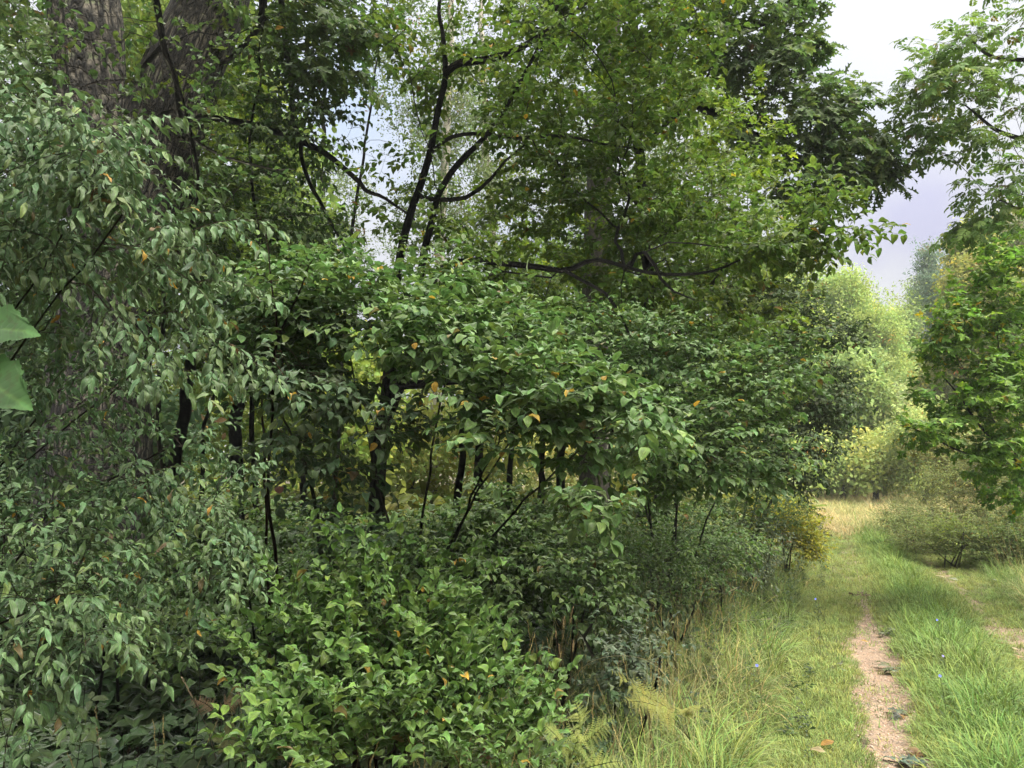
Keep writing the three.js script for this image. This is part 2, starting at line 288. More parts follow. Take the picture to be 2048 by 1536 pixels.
// ---------------------------------------------------------------- growing a plant
const tmpM = new THREE.Matrix4(), up = V(0, 1, 0);
const vary = (R, c, k = 0.25, hue = 0.15) => { const v = 1 + (R() - 0.5) * 2 * k, h = (R() - 0.5) * 2 * hue; return rgb(c[0] * v * (1 + h), c[1] * v, c[2] * v * (1 - h * 0.5)); };
function plant(o) {
  const R = rng(o.seed), base = o.base.clone(), T = thing(o.name, o.label, o.category, base, o.group);
  const nodes = [], chains = [];
  const add = (p, parent, r) => { nodes.push({ p, parent, r, fixed: r !== undefined, kids: [], len: parent < 0 ? 0 : nodes[parent].len + p.distanceTo(nodes[parent].p) }); if (parent >= 0) nodes[parent].kids.push(nodes.length - 1); return nodes.length - 1; };
  const step = o.step ?? 0.12;
  for (const s of o.stems) {
    const pts = s.pts.map(q => q.isVector3 ? q : P(q[0], q[1], q[2])), rad = s.r, curve = new THREE.CatmullRomCurve3(pts, false, 'centripetal');
    const n = Math.max(2, Math.round(curve.getLength() / (s.step ?? step))); let prev = -1; const ch = [], wob = s.wob ?? 0;
    if (nodes.length && !s.own) { let bd = 1e9; nodes.forEach((q, i) => { const d = q.p.distanceTo(pts[0]); if (d < bd) { bd = d; prev = i; } }); }
    if (prev >= 0) ch.push(prev);
    for (let i = 0; i <= n; i++) {
      const t = i / n, p = curve.getPoint(t); if (wob && i && i < n) p.add(V(vnoise(t * n * 0.35, s.r[0] * 99, 1) - 0.5, vnoise(t * n * 0.35, s.r[0] * 99, 2) - 0.5, vnoise(t * n * 0.35, s.r[0] * 99, 3) - 0.5).multiplyScalar(wob * 2));
      const k = t * (rad.length - 1), a = Math.floor(Math.min(k, rad.length - 1.001)); prev = add(p, prev, lerp(rad[a], rad[a + 1], k - a)); ch.push(prev);
    }
    chains.push({ ids: ch, name: s.name ?? 'limb', mat: s.mat, label: s.label, joint: ch[0] !== undefined && nodes[ch[0]].kids.length > 1 });
    if (s.bare) ch.forEach(i => nodes[i].bare = true);
  }
  const nExplicit = nodes.length;
  // places that twigs have to reach
  const T0 = [];
  for (const b of o.blobs ?? []) {
    let [px, py, d, rx, ry, rz, n] = b; const c = b.world ? b.world : P(px, py, d), k = b.world ? 1 : d / F;
    n = Math.max(3, Math.round(n * (o.dense ?? 1)));
    for (let i = 0, tries = 0; i < n && tries < n * 12; tries++) {
      const u = V(R() * 2 - 1, R() * 2 - 1, R() * 2 - 1), l = u.length(); if (l > 1) continue;
      if (l < 0.6 && R() < (o.hollow ?? 0.35)) continue;
      const p = c.clone().add(V(u.x * rx * k, u.y * ry * k, u.z * rz));
      if ((o.clumpy ?? 0) > 0 && fbm(p.x * o.clumpF + o.seed, p.y * o.clumpF, p.z * o.clumpF, 2) < 0.5 - 0.14 + 0.2 * o.clumpy * R()) continue;
      if (p.y < 0.06 || (o.keep && !o.keep(p))) continue;
      if (p.distanceTo(camera.position) < (o.clear ?? 1.0)) continue;
      T0.push(p); i++;
    }
  }
  const bf = o.bf ?? 0.35, best = new Float64Array(T0.length).fill(1e9), from = new Int32Array(T0.length), done = new Uint8Array(T0.length);
  const see = i => { if (nodes[i].bare) return; const q = nodes[i]; for (let k = 0; k < T0.length; k++) if (!done[k]) { const c = q.p.distanceTo(T0[k]) + bf * q.len; if (c < best[k]) { best[k] = c; from[k] = i; } } };
  for (let i = 0; i < nExplicit; i++) see(i);
  const tips = [], gstep = o.gstep ?? step * 1.3;
  for (let it = 0; it < T0.length; it++) {
    let k = -1, bc = 1e9; for (let j = 0; j < T0.length; j++) if (!done[j] && best[j] < bc) { bc = best[j]; k = j; }
    if (k < 0) break; done[k] = 1;
    const a = nodes[from[k]], d = a.p.distanceTo(T0[k]), n = Math.max(1, Math.round(d / gstep));
    const dir = a.parent >= 0 ? a.p.clone().sub(nodes[a.parent].p).normalize() : up.clone(), to = T0[k].clone().sub(a.p).normalize();
    const c = a.p.clone().addScaledVector(dir.lerp(to, 0.5), d * 0.5); c.y += d * (o.arch ?? 0.12); c.add(V(R() - 0.5, R() - 0.5, R() - 0.5).multiplyScalar(d * 0.2));
    let prev = from[k];
    for (let i = 1; i <= n; i++) { const t = i / n, p = a.p.clone().multiplyScalar((1 - t) * (1 - t)).addScaledVector(c, 2 * t * (1 - t)).addScaledVector(T0[k], t * t); if (i < n) p.add(V(R() - 0.5, R() - 0.5, R() - 0.5).multiplyScalar(gstep * 0.18)); prev = add(p, prev); see(prev); }
    tips.push(prev);
  }
  // girth: a branch carries the sum of its twigs
  const tipR = o.tipR ?? 0.0016, e = o.pipe ?? 2.5;
  for (let i = nodes.length - 1; i >= 0; i--) if (!nodes[i].fixed) { let s = 0; for (const k of nodes[i].kids) s += Math.pow(nodes[k].r, e); nodes[i].r = Math.max(tipR, Math.pow(s, 1 / e)); }
  for (const c of chains) {
    const ids = c.ids, r = ids.map(i => nodes[i].r); if (c.joint) r[0] = r[1];
    part(c.name, tube(ids.map(i => nodes[i].p), r, base, c.sides), c.mat ?? o.bark, T, undefined, c.label);
  }
  const fine = [];
  const limbR = o.limbR ?? 0.012; let limbs = 0; const starts = [];
  for (let i = nExplicit; i < nodes.length; i++) { const p = nodes[nodes[i].parent]; const main = p.fixed ? -1 : p.kids.reduce((m, k) => nodes[k].r > nodes[m].r ? k : m, p.kids[0]); if (main !== i) starts.push(i); }
  starts.sort((a, b) => nodes[b].r - nodes[a].r);
  for (const i of starts) {
    const ids = [i]; let c = i; while (nodes[c].kids.length) { c = nodes[c].kids.reduce((m, k) => nodes[k].r > nodes[m].r ? k : m, nodes[c].kids[0]); ids.push(c); }
    const pts = [nodes[nodes[i].parent].p, ...ids.map(k => nodes[k].p)], r = [nodes[i].r, ...ids.map(k => nodes[k].r)];
    const g = tube(pts, r, base);
    if (nodes[i].r > limbR && limbs < (o.maxLimbs ?? 40)) { limbs++; part('branch', g, o.bark, T); } else fine.push(g);
  }
  // shoots and leaves
  const L = [], shootGeo = [], lens = o.leaf;
  const leafAt = (p, d, nrm) => { const s = o.size * (0.45 + 0.8 * Math.pow(R(), 0.8)); L.push({ p, d, nrm, s, v: (R() * lens.length) | 0 }); };
  const shoot = (p0, d0, len, plane) => {
    const n = Math.max(2, Math.round(len / o.gap)), pts = [p0.clone()], p = p0.clone(), d = d0.clone();
    const side0 = d.clone().cross(plane).normalize(); let sg = R() < 0.5 ? 1 : -1;
    for (let i = 1; i <= n; i++) {
      d.y -= (o.sag ?? 0.25) / n; d.add(V(R() - 0.5, R() - 0.5, R() - 0.5).multiplyScalar(0.12)).normalize(); p.addScaledVector(d, len / n); pts.push(p.clone());
      const sides = o.opposite ? [1, -1] : [sg]; sg = -sg;
      for (const q of sides) {
        const a = (o.angle ?? 0.95) + (R() - 0.5) * 0.5, ld = d.clone().multiplyScalar(Math.cos(a)).addScaledVector(side0, q * Math.sin(a)); ld.y -= (o.droop ?? 0.25) * (0.4 + R()); ld.add(V(R() - 0.5, R() - 0.5, R() - 0.5).multiplyScalar(o.mess ?? 0.35));
        const nn = plane.clone().add(V(R() - 0.5, R() * 0.6 - 0.2, R() - 0.5).multiplyScalar(o.tilt ?? 0.9)); leafAt(p.clone(), ld, nn);
      }
    }
    const e2 = d.clone(); e2.y -= (o.droop ?? 0.25) * 0.6; leafAt(p.clone(), e2, plane);
    if (o.twigs !== false) shootGeo.push(tube(pts, pts.map((_, i) => lerp(tipR, tipR * 0.55, i / pts.length)), base));
  };
  const bare = o.bareTips ?? 0;
  for (const t of tips) {
    if (R() < bare) continue;
    const q = nodes[t], par = nodes[q.parent], d = q.p.clone().sub(par.p).normalize();
    const plane = up.clone().multiplyScalar(o.flat ?? 1).add(V(R() - 0.5, R() - 0.5, R() - 0.5).multiplyScalar(0.7)).normalize();
    if (o.single1) { leafAt(q.p.clone(), V(R() - 0.5, R() - 0.5, R() - 0.5), V(R() - 0.5, R() + 0.3, R() - 0.5)); for (let k = 1; k < (o.shoots ?? 1); k++) leafAt(q.p.clone().add(V(R() - 0.5, R() - 0.5, R() - 0.5).multiplyScalar(o.size * 1.6)), V(R() - 0.5, R() - 0.5, R() - 0.5), V(R() - 0.5, R() + 0.3, R() - 0.5)); continue; }
    const ns = o.shoots ?? 3;
    for (let k = 0; k < ns; k++) {
      const a = k ? (k % 2 ? 1 : -1) * (0.5 + R() * 0.6) : (R() - 0.5) * 0.4, s = d.clone().cross(plane).normalize();
      const sd = d.clone().multiplyScalar(Math.cos(a)).addScaledVector(s, Math.sin(a)); sd.y += (o.lift ?? 0.1);
      shoot(k ? par.p.clone().lerp(q.p, R()) : q.p, sd.normalize(), o.shootLen * (0.6 + 0.8 * R()), plane);
    }
  }
  if (shootGeo.length || fine.length) part('twigwork', mergeGeometries([...fine, ...shootGeo]), o.twigMat ?? o.bark, T, 'stuff');
  // colours, then the leaves that show largest as parts of their own
  const pv = V(0, 0, 0);
  for (const l of L) {
    pv.copy(l.p).project(camera); l.in = Math.abs(pv.x) < 1.0 && Math.abs(pv.y) < 1.0 && pv.z < 1; l.dist = l.p.distanceTo(camera.position);
    const yl = o.yellow && R() < o.yellow(l.p); l.y = yl; if (yl) l.s *= 0.75; l.c = yl ? vary(R, o.yellowC ?? [0.62, 0.40, 0.05], 0.2, 0.1) : vary(R, o.color, o.vary ?? 0.36, o.hue ?? 0.16); const odd = R(); if (!yl && odd < 0.07) l.c.setRGB(l.c.r * 1.45, l.c.g * 1.25, l.c.b); else if (!yl && odd < 0.076) l.c.setRGB(l.c.r * 1.5, l.c.g * 0.6, l.c.b * 0.6);
  }
  const single = o.single ?? 0;
  if (single) { L.sort((a, b) => (b.in - a.in) || (a.dist / a.s - b.dist / b.s)); }
  const nS = Math.min(single, L.filter(l => l.in).length);
  for (let i = 0; i < nS; i++) { const l = L[i]; frame(l.p.clone().sub(base), l.d, l.nrm, l.s, tmpM); const m = part('leaf', lens[l.v], tinted(o.mat, l.c), T, undefined, l.y ? 'yellowed leaf' : undefined); m.matrix.copy(tmpM); m.matrix.decompose(m.position, m.quaternion, m.scale); }
  for (let v = 0; v < lens.length; v++) {
    const rest = L.slice(nS).filter(l => l.v === v); if (!rest.length) continue;
    instanced('foliage', lens[v], LM[o.mat], rest.map(l => frame(l.p.clone().sub(base), l.d, l.nrm, l.s)), rest.map(l => l.c), T);
  }
  stats[o.name] = (stats[o.name] ?? 0) + L.length;
  return T;
}
const stats = {};
const at = (px, d) => { const q = P(px, 940, d); return V(q.x, groundY(q.x, q.z), q.z); };   // ground below that column
// ---------------------------------------------------------------- the setting: ground, wheel tracks, grass, litter
function structure(name, g, m, extra = {}) { const o = new THREE.Mesh(g, m); o.name = name; o.userData = { kind: 'structure', ...extra }; o.castShadow = o.receiveShadow = true; scene.add(o); return o; }
const soilTex = tex(512, 512, (u, v) => { const t = 0.72 + 0.55 * (tileFbm(u, v, 9, 9, 2, 5) - 0.5) + 0.5 * (tileFbm(u, v, 70, 70, 4, 2) - 0.5); return [t, t * 0.98, t * 0.94]; });
const gritTex = tex(512, 512, (u, v) => { const g = tileFbm(u, v, 110, 110, 4, 2), c = tileFbm(u, v, 12, 12, 8, 4), t = 0.74 + 0.7 * (g - 0.5) + 0.45 * (c - 0.5); const q = tileFbm(u, v, 60, 60, 12, 2); return [t + (q - 0.5) * 0.2, t * 0.99, t * 0.98 - (q - 0.5) * 0.12]; });
const gritBump = tex(512, 512, (u, v) => 0.5 + 1.1 * (tileFbm(u, v, 90, 90, 4, 2) - 0.5) + 0.5 * (tileFbm(u, v, 24, 24, 9, 3) - 0.5), false);
{
  const N = 230, pos = [], col = [], uv = [], idx = [], c = u => 9 * u + 560 * Math.pow(u, 7);
  for (let j = 0; j <= N; j++) for (let i = 0; i <= N; i++) {
    const x = c(i / N * 2 - 1) + 1.2, z = c(j / N * 2 - 1) - 6, [s] = Math.hypot(x, z) < 60 ? trackInfo(x, z) : [x];
    pos.push(x, groundY(x, z), z); uv.push(x / 1.7, z / 1.7);
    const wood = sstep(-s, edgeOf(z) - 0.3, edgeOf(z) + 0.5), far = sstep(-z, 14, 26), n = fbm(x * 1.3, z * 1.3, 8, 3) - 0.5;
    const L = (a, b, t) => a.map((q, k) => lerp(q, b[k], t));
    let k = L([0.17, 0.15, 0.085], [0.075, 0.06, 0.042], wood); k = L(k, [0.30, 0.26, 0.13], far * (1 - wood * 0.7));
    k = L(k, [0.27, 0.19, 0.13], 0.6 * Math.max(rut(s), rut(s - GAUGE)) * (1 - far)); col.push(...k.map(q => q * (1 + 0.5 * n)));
  }
  for (let j = 0; j < N; j++) for (let i = 0; i < N; i++) { const o = j * (N + 1) + i; idx.push(o, o + N + 1, o + 1, o + 1, o + N + 1, o + N + 2); }
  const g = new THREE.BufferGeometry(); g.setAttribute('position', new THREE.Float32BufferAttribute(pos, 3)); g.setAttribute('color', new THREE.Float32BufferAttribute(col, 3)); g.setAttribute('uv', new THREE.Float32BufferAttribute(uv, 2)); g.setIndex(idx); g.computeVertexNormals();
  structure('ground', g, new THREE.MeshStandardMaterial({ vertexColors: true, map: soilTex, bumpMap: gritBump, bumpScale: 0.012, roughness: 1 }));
}
// bare strips where wheels have worn through the grass
const alongTrack = (len, off) => { let acc = 0; for (let i = 0; i + 1 < TRACK.length; i++) { const a = TRACK[i], b = TRACK[i + 1], L = a.distanceTo(b); if (acc + L >= len) { const t = (len - acc) / L, d = b.clone().sub(a).normalize(); return V(lerp(a.x, b.x, t) - d.z * off, 0, lerp(a.z, b.z, t) + d.x * off); } acc += L; } return TRACK[TRACK.length - 1].clone(); };
const trackLen = TRACK.reduce((a, p, i) => i ? a + p.distanceTo(TRACK[i - 1]) : 0, 0);
const barePart = (l, which) => which ? 0.07 + 0.17 * sstep(fbm(l * 0.5 + 9, 5, 2, 2), 0.4, 0.58) * (1 - sstep(l, 12, 15)) : lerp(0.235, 0.08, sstep(l, 5.5, 14)) * lerp(1, 0.3 + 1.1 * sstep(fbm(l * 0.8, 7, 3, 2), 0.38, 0.6), sstep(l, 7.5, 10)) * (1 - 0.85 * sstep(l, 9.5, 12));
const trackMat = new THREE.MeshStandardMaterial({ color: rgb(0.40, 0.285, 0.195), map: gritTex, bumpMap: gritBump, bumpScale: 0.012, roughness: 0.95 });
for (const which of [0, 1]) {
  const pos = [], uv = [], idx = [], W = 12, step = 0.06, from = 1.2, to = which ? 20 : 20; let rows = 0;
  for (let l = from; l <= to; l += step) {
    for (let k = 0; k <= W; k++) {
      const e = k / W * 2 - 1, hw = barePart(l, which) * (1 + 0.8 * (fbm(l * 2.2, e > 0 ? 3 : 9, which + 1, 3) - 0.5) * 2) * Math.min(1, (to - l) / 2 + 0.02);
      const p = alongTrack(l, which * GAUGE + e * hw); pos.push(p.x, groundY(p.x, p.z) + 0.007 - 0.004 * e * e + 0.006 * (vnoise(p.x * 9, p.z * 9, 2) - 0.5), p.z); uv.push(p.x / 0.9, p.z / 0.9);
    }
    if (rows++) for (let k = 0; k < W; k++) { const o = (rows - 2) * (W + 1) + k; idx.push(o, o + 1, o + W + 1, o + 1, o + W + 2, o + W + 1); }
  }
  const g = new THREE.BufferGeometry(); g.setAttribute('position', new THREE.Float32BufferAttribute(pos, 3)); g.setAttribute('uv', new THREE.Float32BufferAttribute(uv, 2)); g.setIndex(idx); g.computeVertexNormals();
  structure(which ? 'dirt_path_001' : 'dirt_path', g, trackMat);
}
function stuff(name, label, category) { const g = new THREE.Group(); g.name = name; g.userData = { kind: 'stuff', label, category }; scene.add(g); return g; }
// gravel grains on the bare strip
{
  const R = rng(5), stone = new THREE.IcosahedronGeometry(1, 1); { const p = stone.attributes.position; for (let i = 0; i < p.count; i++) { const k = 0.75 + 0.5 * vnoise(p.getX(i) * 1.7 + 3, p.getY(i) * 1.7, p.getZ(i) * 1.7); p.setXYZ(i, p.getX(i) * k, p.getY(i) * k * 0.65, p.getZ(i) * k); } stone.computeVertexNormals(); }
  const ms = [], cs = []; const e = new THREE.Euler();
  for (let i = 0; i < 5200; i++) {
    const l = 3.5 + Math.pow(R(), 1.6) * 11, w = R() < 0.16 ? 1 : 0, p = alongTrack(l, w * GAUGE + (R() + R() - 1) * barePart(l, w) * 1.25), s = 0.0022 + 0.006 * Math.pow(R(), 3);
    const m = new THREE.Matrix4().makeRotationFromEuler(e.set(R() * 0.5, R() * 6, R() * 0.5)).scale(V(s, s, s)); m.setPosition(p.x, groundY(p.x, p.z) + 0.007 + s * 0.2, p.z); ms.push(m); const v = 0.45 + R() * 0.6; cs.push(rgb(0.40 * v, 0.30 * v, 0.23 * v));
  }
  const g = stuff('gravel', 'pinkish grit and small stones scattered along the bare wheel tracks', 'gravel'); instanced('pebbles', stone, new THREE.MeshStandardMaterial({ roughness: 0.9 }), ms, cs, g);
}
// grass tufts
function blade(R, h, w, lean, az, ox, oz, segs = 4, flop = 1) {
  const pos = [], idx = []; let x = 0, y = 0, an = lean * 0.3 * R(); const dx = Math.cos(az), dz = Math.sin(az);
  for (let i = 0; i <= segs; i++) { const t = i / segs, ww = w * 0.5 * (1 - t * t * 0.95); pos.push(ox + dx * x - dz * ww, y, oz + dz * x + dx * ww, ox + dx * x + dz * ww, y, oz + dz * x - dx * ww); an += lean * flop * 1.5 / segs * (0.6 + 0.8 * t); x += Math.sin(an) * h / segs; y += Math.cos(an) * h / segs; if (y < 0.004) y = 0.004; if (i) { const o = (i - 1) * 2; idx.push(o, o + 1, o + 2, o + 1, o + 3, o + 2); } }
  const g = new THREE.BufferGeometry(); g.setAttribute('position', new THREE.Float32BufferAttribute(pos, 3)); g.setAttribute('uv', new THREE.Float32BufferAttribute(new Float32Array(pos.length / 3 * 2), 2)); g.setIndex(idx); g.computeVertexNormals(); return g;
}
function tuft(seed, n, h0, h1, w, rad, lean, segs) { const R = rng(seed), L = []; for (let i = 0; i < n; i++) { const a = R() * 6.283, r = rad * Math.sqrt(R()); L.push(blade(R, lerp(h0, h1, Math.pow(R(), 1.3)), w * (0.6 + 0.8 * R()), lean * (0.3 + R()), a + (R() - 0.5) * 1.6, Math.cos(a) * r, Math.sin(a) * r, segs)); } return mergeGeometries(L); }
function seedHead(R, p, d, len, w) { const L = []; for (let i = 0; i < 9; i++) { const t = i / 9, a = R() * 6.28; L.push(bladeSpike(p.clone().addScaledVector(d, len * t), d.clone().add(V(Math.cos(a) * 0.35, 0.1, Math.sin(a) * 0.35)), len * 0.22, w)); } return L; }
function bladeSpike(p, d, len, w) { const g = geo([-w, 0, 0, w, 0, 0, 0, 1, 0, 0, 0, w, 0, 0, -w, 0, 1, 0], [0, 1, 2, 3, 4, 5], new Array(12).fill(0)); const m = frame(V(0, 0, 0), d, V(0.3, 0.2, 1), 1); g.scale(1, len, 1); g.applyMatrix4(m); g.translate(p.x, p.y, p.z); return g; }
function stalkTuft(seed, n, h0, h1) { const R = rng(seed), L = []; for (let i = 0; i < n; i++) { const az = R() * 6.28, ox = (R() - 0.5) * 0.16, oz = (R() - 0.5) * 0.16, h = lerp(h0, h1, R()), lean = 0.1 + 0.5 * R() * R(), b = blade(R, h, 0.0028, lean, az, ox, oz, 5); L.push(b); const p = b.attributes.position, k = p.count - 1, tip = V(p.getX(k), p.getY(k), p.getZ(k)), d = tip.clone().sub(V(p.getX(k - 2), p.getY(k - 2), p.getZ(k - 2))).normalize(); L.push(...seedHead(R, tip.clone().addScaledVector(d, -0.06), d, 0.11, 0.0016)); } return mergeGeometries(L.map(g => g.index ? g : g)); }
const TUFT = {
  short: many(4, s => tuft(s * 3 + 100, 22, 0.035, 0.14, 0.0062, 0.09, 1.5, 4)),
  mid: many(4, s => tuft(s * 3 + 200, 18, 0.1, 0.3, 0.007, 0.1, 1.5, 5)),
  long: many(4, s => tuft(s * 3 + 300, 15, 0.16, 0.52, 0.0064, 0.12, 1.7, 7)),
  stalk: many(4, s => stalkTuft(s * 3 + 400, 4, 0.45, 0.85)),
};
{
  const R = rng(77), bins = {}; const put = (kind, x, z, s, c, sy = 1) => { const v = (R() * TUFT[kind].length) | 0, k = kind + v, b = bins[k] ??= { g: TUFT[kind][v], m: [], c: [], kind }; b.m.push(new THREE.Matrix4().makeRotationFromEuler(new THREE.Euler((R() - 0.5) * 0.5, R() * 6.28, (R() - 0.5) * 0.5)).scale(V(s, s * sy, s)).setPosition(x, groundY(x, z) - 0.005, z)); b.c.push(c); };
  const cGreen = [0.15, 0.235, 0.048], cYel = [0.23, 0.28, 0.07], cTan = [0.36, 0.325, 0.14], cMead = [0.46, 0.37, 0.17], cLush = [0.18, 0.275, 0.045];
  const N = 175000;
  for (let i = 0; i < N; i++) {
    const d = 2.6 * Math.pow(46 / 2.6, Math.pow(R(), 0.92)), x = lerp(-0.42, 0.95, R()) * d + (R() - 0.5) * 2, z = -d, keep = Math.min(1, 0.10 + 0.9 * (d / 9) * (d < 9 ? 1 : 9 / d) ); if (R() > keep) continue;
    const [s, l] = trackInfo(x, z), E = edgeOf(z); if (s < -E - 0.5 || s > 22) continue;
    const sc = 1 + sstep(d, 9, 40) * 1.3, n = fbm(x * 0.8, z * 0.8, 6, 3), n2 = fbm(x * 2.5 + 9, z * 2.5, 3, 2), far = sstep(d, 17, 25) ;
    const bare0 = Math.abs(s) / barePart(l, 0), bare1 = Math.abs(s - GAUGE) / barePart(l, 1);
    const mk = c => vary(R, c, 0.48, 0.22), mix = (a, b, t) => a.map((q, k) => lerp(q, b[k], t));
    if (l < 20 && bare0 < 0.35 + 1.0 * n2 && R() > 0.06 + 0.12 * sstep(l, 6.5, 10) + 0.25 * sstep(l, 11, 17)) continue;
    if (l < 20 && bare1 < 1 && R() > 0.3 + 0.4 * sstep(l, 10, 15)) continue;
    if (far > R()) {                                                     // open meadow beyond the bend
      const t = sstep(n, 0.35, 0.6); put(R() < 0.6 ? 'mid' : 'long', x, z, sc * 0.9, mk(mix(cMead, cYel, (1 - t) * 0.8)), 0.8); continue;
    }
    if (s > -0.75 && s < GAUGE + 0.55) {                                   // worn way: short green between the wheels
      const inMid = Math.exp(-Math.pow((s - GAUGE / 2) / 0.33, 2));
      if (R() > 0.75 + inMid) continue;
      put(R() < inMid * (0.03 + 0.28 * sstep(n2, 0.46, 0.62)) ? 'mid' : 'short', x, z, sc * (0.7 + 0.45 * inMid), mk(mix(mix(cYel, cGreen, clamp(inMid + (n - 0.45) * 1.5, 0, 1)), cLush, inMid * sstep(d, 6, 11) * 0.3)));
    } else {
      const dry = s < 0 ? clamp(0.5 + (n - 0.5) * 2.2, 0, 1) : clamp(0.35 + (n - 0.5) * 2, 0, 1), wood = sstep(-s, E - 0.6, E + 0.4); if (fbm(x * 3.1, z * 3.1, 4, 2) < 0.40 && R() < 0.75) continue;
      if (R() < wood * 0.75) continue;
      const u = R(), edge = s < 0 ? sstep(-s, 0.7, 1.2) : sstep(s - GAUGE, 0.5, 1.1);
      if (u < 0.04 * edge) put('stalk', x, z, sc * 0.9, mk(cTan));
      else put(u < 0.3 + 0.5 * edge ? (u < 0.18 + 0.35 * edge ? 'long' : 'mid') : 'short', x, z, sc * (0.75 + 0.3 * R()), mk(R() < dry * 0.46 ? mix(cTan, cYel, R() * 0.7) : mix(cGreen, cYel, R() * 0.8)), 0.9);
    }
  }
  const g = stuff('grass', 'green and straw coloured grass over the verges, the middle of the track and the meadow', 'grass');
  let n = 0; for (const k in bins) { n += bins[k].m.length; instanced('grass_tufts', bins[k].g, LM.grass, bins[k].m, bins[k].c, g); } stats.grass = n;
}
// dead leaves on the floor of the wood
{
  const R = rng(91), ms = many(4, () => []), cs = many(4, () => []), curled = many(4, s => bladeLeaf({ n: 5, w: 0.55, fold: 0.5, curl: 1.4, wave: 0.1, twist: 0.9, stalk: 0.1, seed: s * 71 }));
  for (let i = 0; i < 7000; i++) {
    const d = 2.8 + Math.pow(R(), 1.2) * 9, x = lerp(-0.8, 0.35, R()) * d, z = -d, [s] = trackInfo(x, z); if (s > -edgeOf(z) + 0.2 && R() > 0.03) continue;
    const v = (R() * 4) | 0; ms[v].push(frame(V(x, groundY(x, z) + 0.012 + R() * 0.02, z), V(R() - 0.5, (R() - 0.5) * 0.3, R() - 0.5), V((R() - 0.5) * 0.8, R() < 0.5 ? 1 : -1, (R() - 0.5) * 0.8), 0.05 + 0.05 * R())); cs[v].push(vary(R, R() < 0.3 ? [0.28, 0.19, 0.10] : [0.15, 0.095, 0.055], 0.4));
  }
  const g = stuff('leaf_litter', 'brown dead leaves lying under the shrubs on the wood floor', 'leaf litter'); ms.forEach((m, i) => instanced('dead_leaves', curled[i], LM.soft, m, cs[i], g));
}
// low herbs that cover the shaded floor
{
  const R = rng(95), kinds = many(5, s => { const Q = rng(s * 83), L = [], h = 1, n = 7; L.push([bladeSpike(V(0, 0, 0), V(0, 1, 0), h, 0.012), V(0, 0, 0), V(0, 1, 0), V(0, 0, 1), 1]); for (let i = 0; i < n; i++) { const t = 0.35 + 0.65 * i / n, a = i * 2.4 + Q(); const set = [LEAF.trifoliate, LEAF.broad, LEAF.ovate, LEAF.creeper, LEAF.ovate][s - 1]; L.push([set[i % set.length], V(0, h * t, 0), V(Math.cos(a), 0.25 - 0.4 * Q(), Math.sin(a)), V((Q() - 0.5) * 0.6, 1, (Q() - 0.5) * 0.6), 0.55 * (0.7 + 0.5 * Q())]); } return spray(L); });
  const ms = many(5, () => []), cs = many(5, () => []);
  for (let i = 0; i < 14000; i++) {
    const d = 2.7 * Math.pow(30 / 2.7, R()), x = lerp(-0.85, 0.5, R()) * d, z = -d, [s] = trackInfo(x, z), E = edgeOf(z); if (s > -E + 0.1) continue; if (R() > 0.35 + 0.65 * sstep(d, 3, 7)) continue;
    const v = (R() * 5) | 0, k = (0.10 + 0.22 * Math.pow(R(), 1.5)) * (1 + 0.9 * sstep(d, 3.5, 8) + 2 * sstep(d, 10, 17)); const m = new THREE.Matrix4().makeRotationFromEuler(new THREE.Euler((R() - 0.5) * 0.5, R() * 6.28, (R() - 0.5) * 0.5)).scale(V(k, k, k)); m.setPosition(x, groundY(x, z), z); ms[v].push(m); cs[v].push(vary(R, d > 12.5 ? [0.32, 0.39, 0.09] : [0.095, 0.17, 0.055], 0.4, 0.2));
  }
  const g = stuff('ground_cover', 'low leafy herbs covering the dark floor of the wood', 'ground cover'); ms.forEach((m, i) => instanced('herbs', kinds[i], LM.soft, m, cs[i], g));
}

{
  const R = rng(97), g = stuff('verge_weeds', 'small leafy weeds mixed into the verge grass along the track', 'weeds'), geos = many(3, s => { const Q = rng(s * 89), L = [[bladeSpike(V(0, 0, 0), V(0, 1, 0), 1, 0.01), V(0, 0, 0), V(0, 1, 0), V(0, 0, 1), 1]]; for (let i = 0; i < 12; i++) { const t = 0.1 + 0.9 * i / 12, a = i * 2.4 + Q(); const set = s === 1 ? LEAF.lance : s === 2 ? LEAF.ovate : LEAF.trifoliate; L.push([set[i % set.length], V(0, t, 0), V(Math.cos(a), 0.5 - 0.5 * Q(), Math.sin(a)), V((Q() - 0.5) * 0.6, 1, (Q() - 0.5) * 0.6), 0.4 * (1 - 0.5 * t) * (0.8 + 0.5 * Q())]); } return spray(L); }), ms = many(3, () => []), cs = many(3, () => []);
  for (let i = 0; i < 11000; i++) {
    const d = 3 * Math.pow(26 / 3, R()), x = lerp(-0.2, 0.95, R()) * d, z = -d, [s] = trackInfo(x, z), E = edgeOf(z); const left = s < -0.45 && s > -E - 0.4, right = s > GAUGE + 0.7 && s < GAUGE + 9; if (!left && !right) continue;
    const near = left ? sstep(-s, E - 1.3, E - 0.1) : sstep(s - GAUGE, 0.9, 2.6); if (R() > 0.12 + 0.88 * near) continue;
    const v = (R() * 3) | 0, k = (0.10 + 0.28 * R() * R()) * (0.7 + 0.9 * near) * (1 + 0.5 * sstep(d, 8, 20)); const m = new THREE.Matrix4().makeRotationFromEuler(new THREE.Euler((R() - 0.5) * 0.7, R() * 6.28, (R() - 0.5) * 0.7)).scale(V(k, k, k)); m.setPosition(x, groundY(x, z), z); ms[v].push(m); cs[v].push(vary(R, left ? [0.12, 0.19, 0.065] : [0.22, 0.32, 0.08], 0.35, 0.2));
  }
  ms.forEach((m, i) => instanced('weeds', geos[i], LM.soft, m, cs[i], g));
}

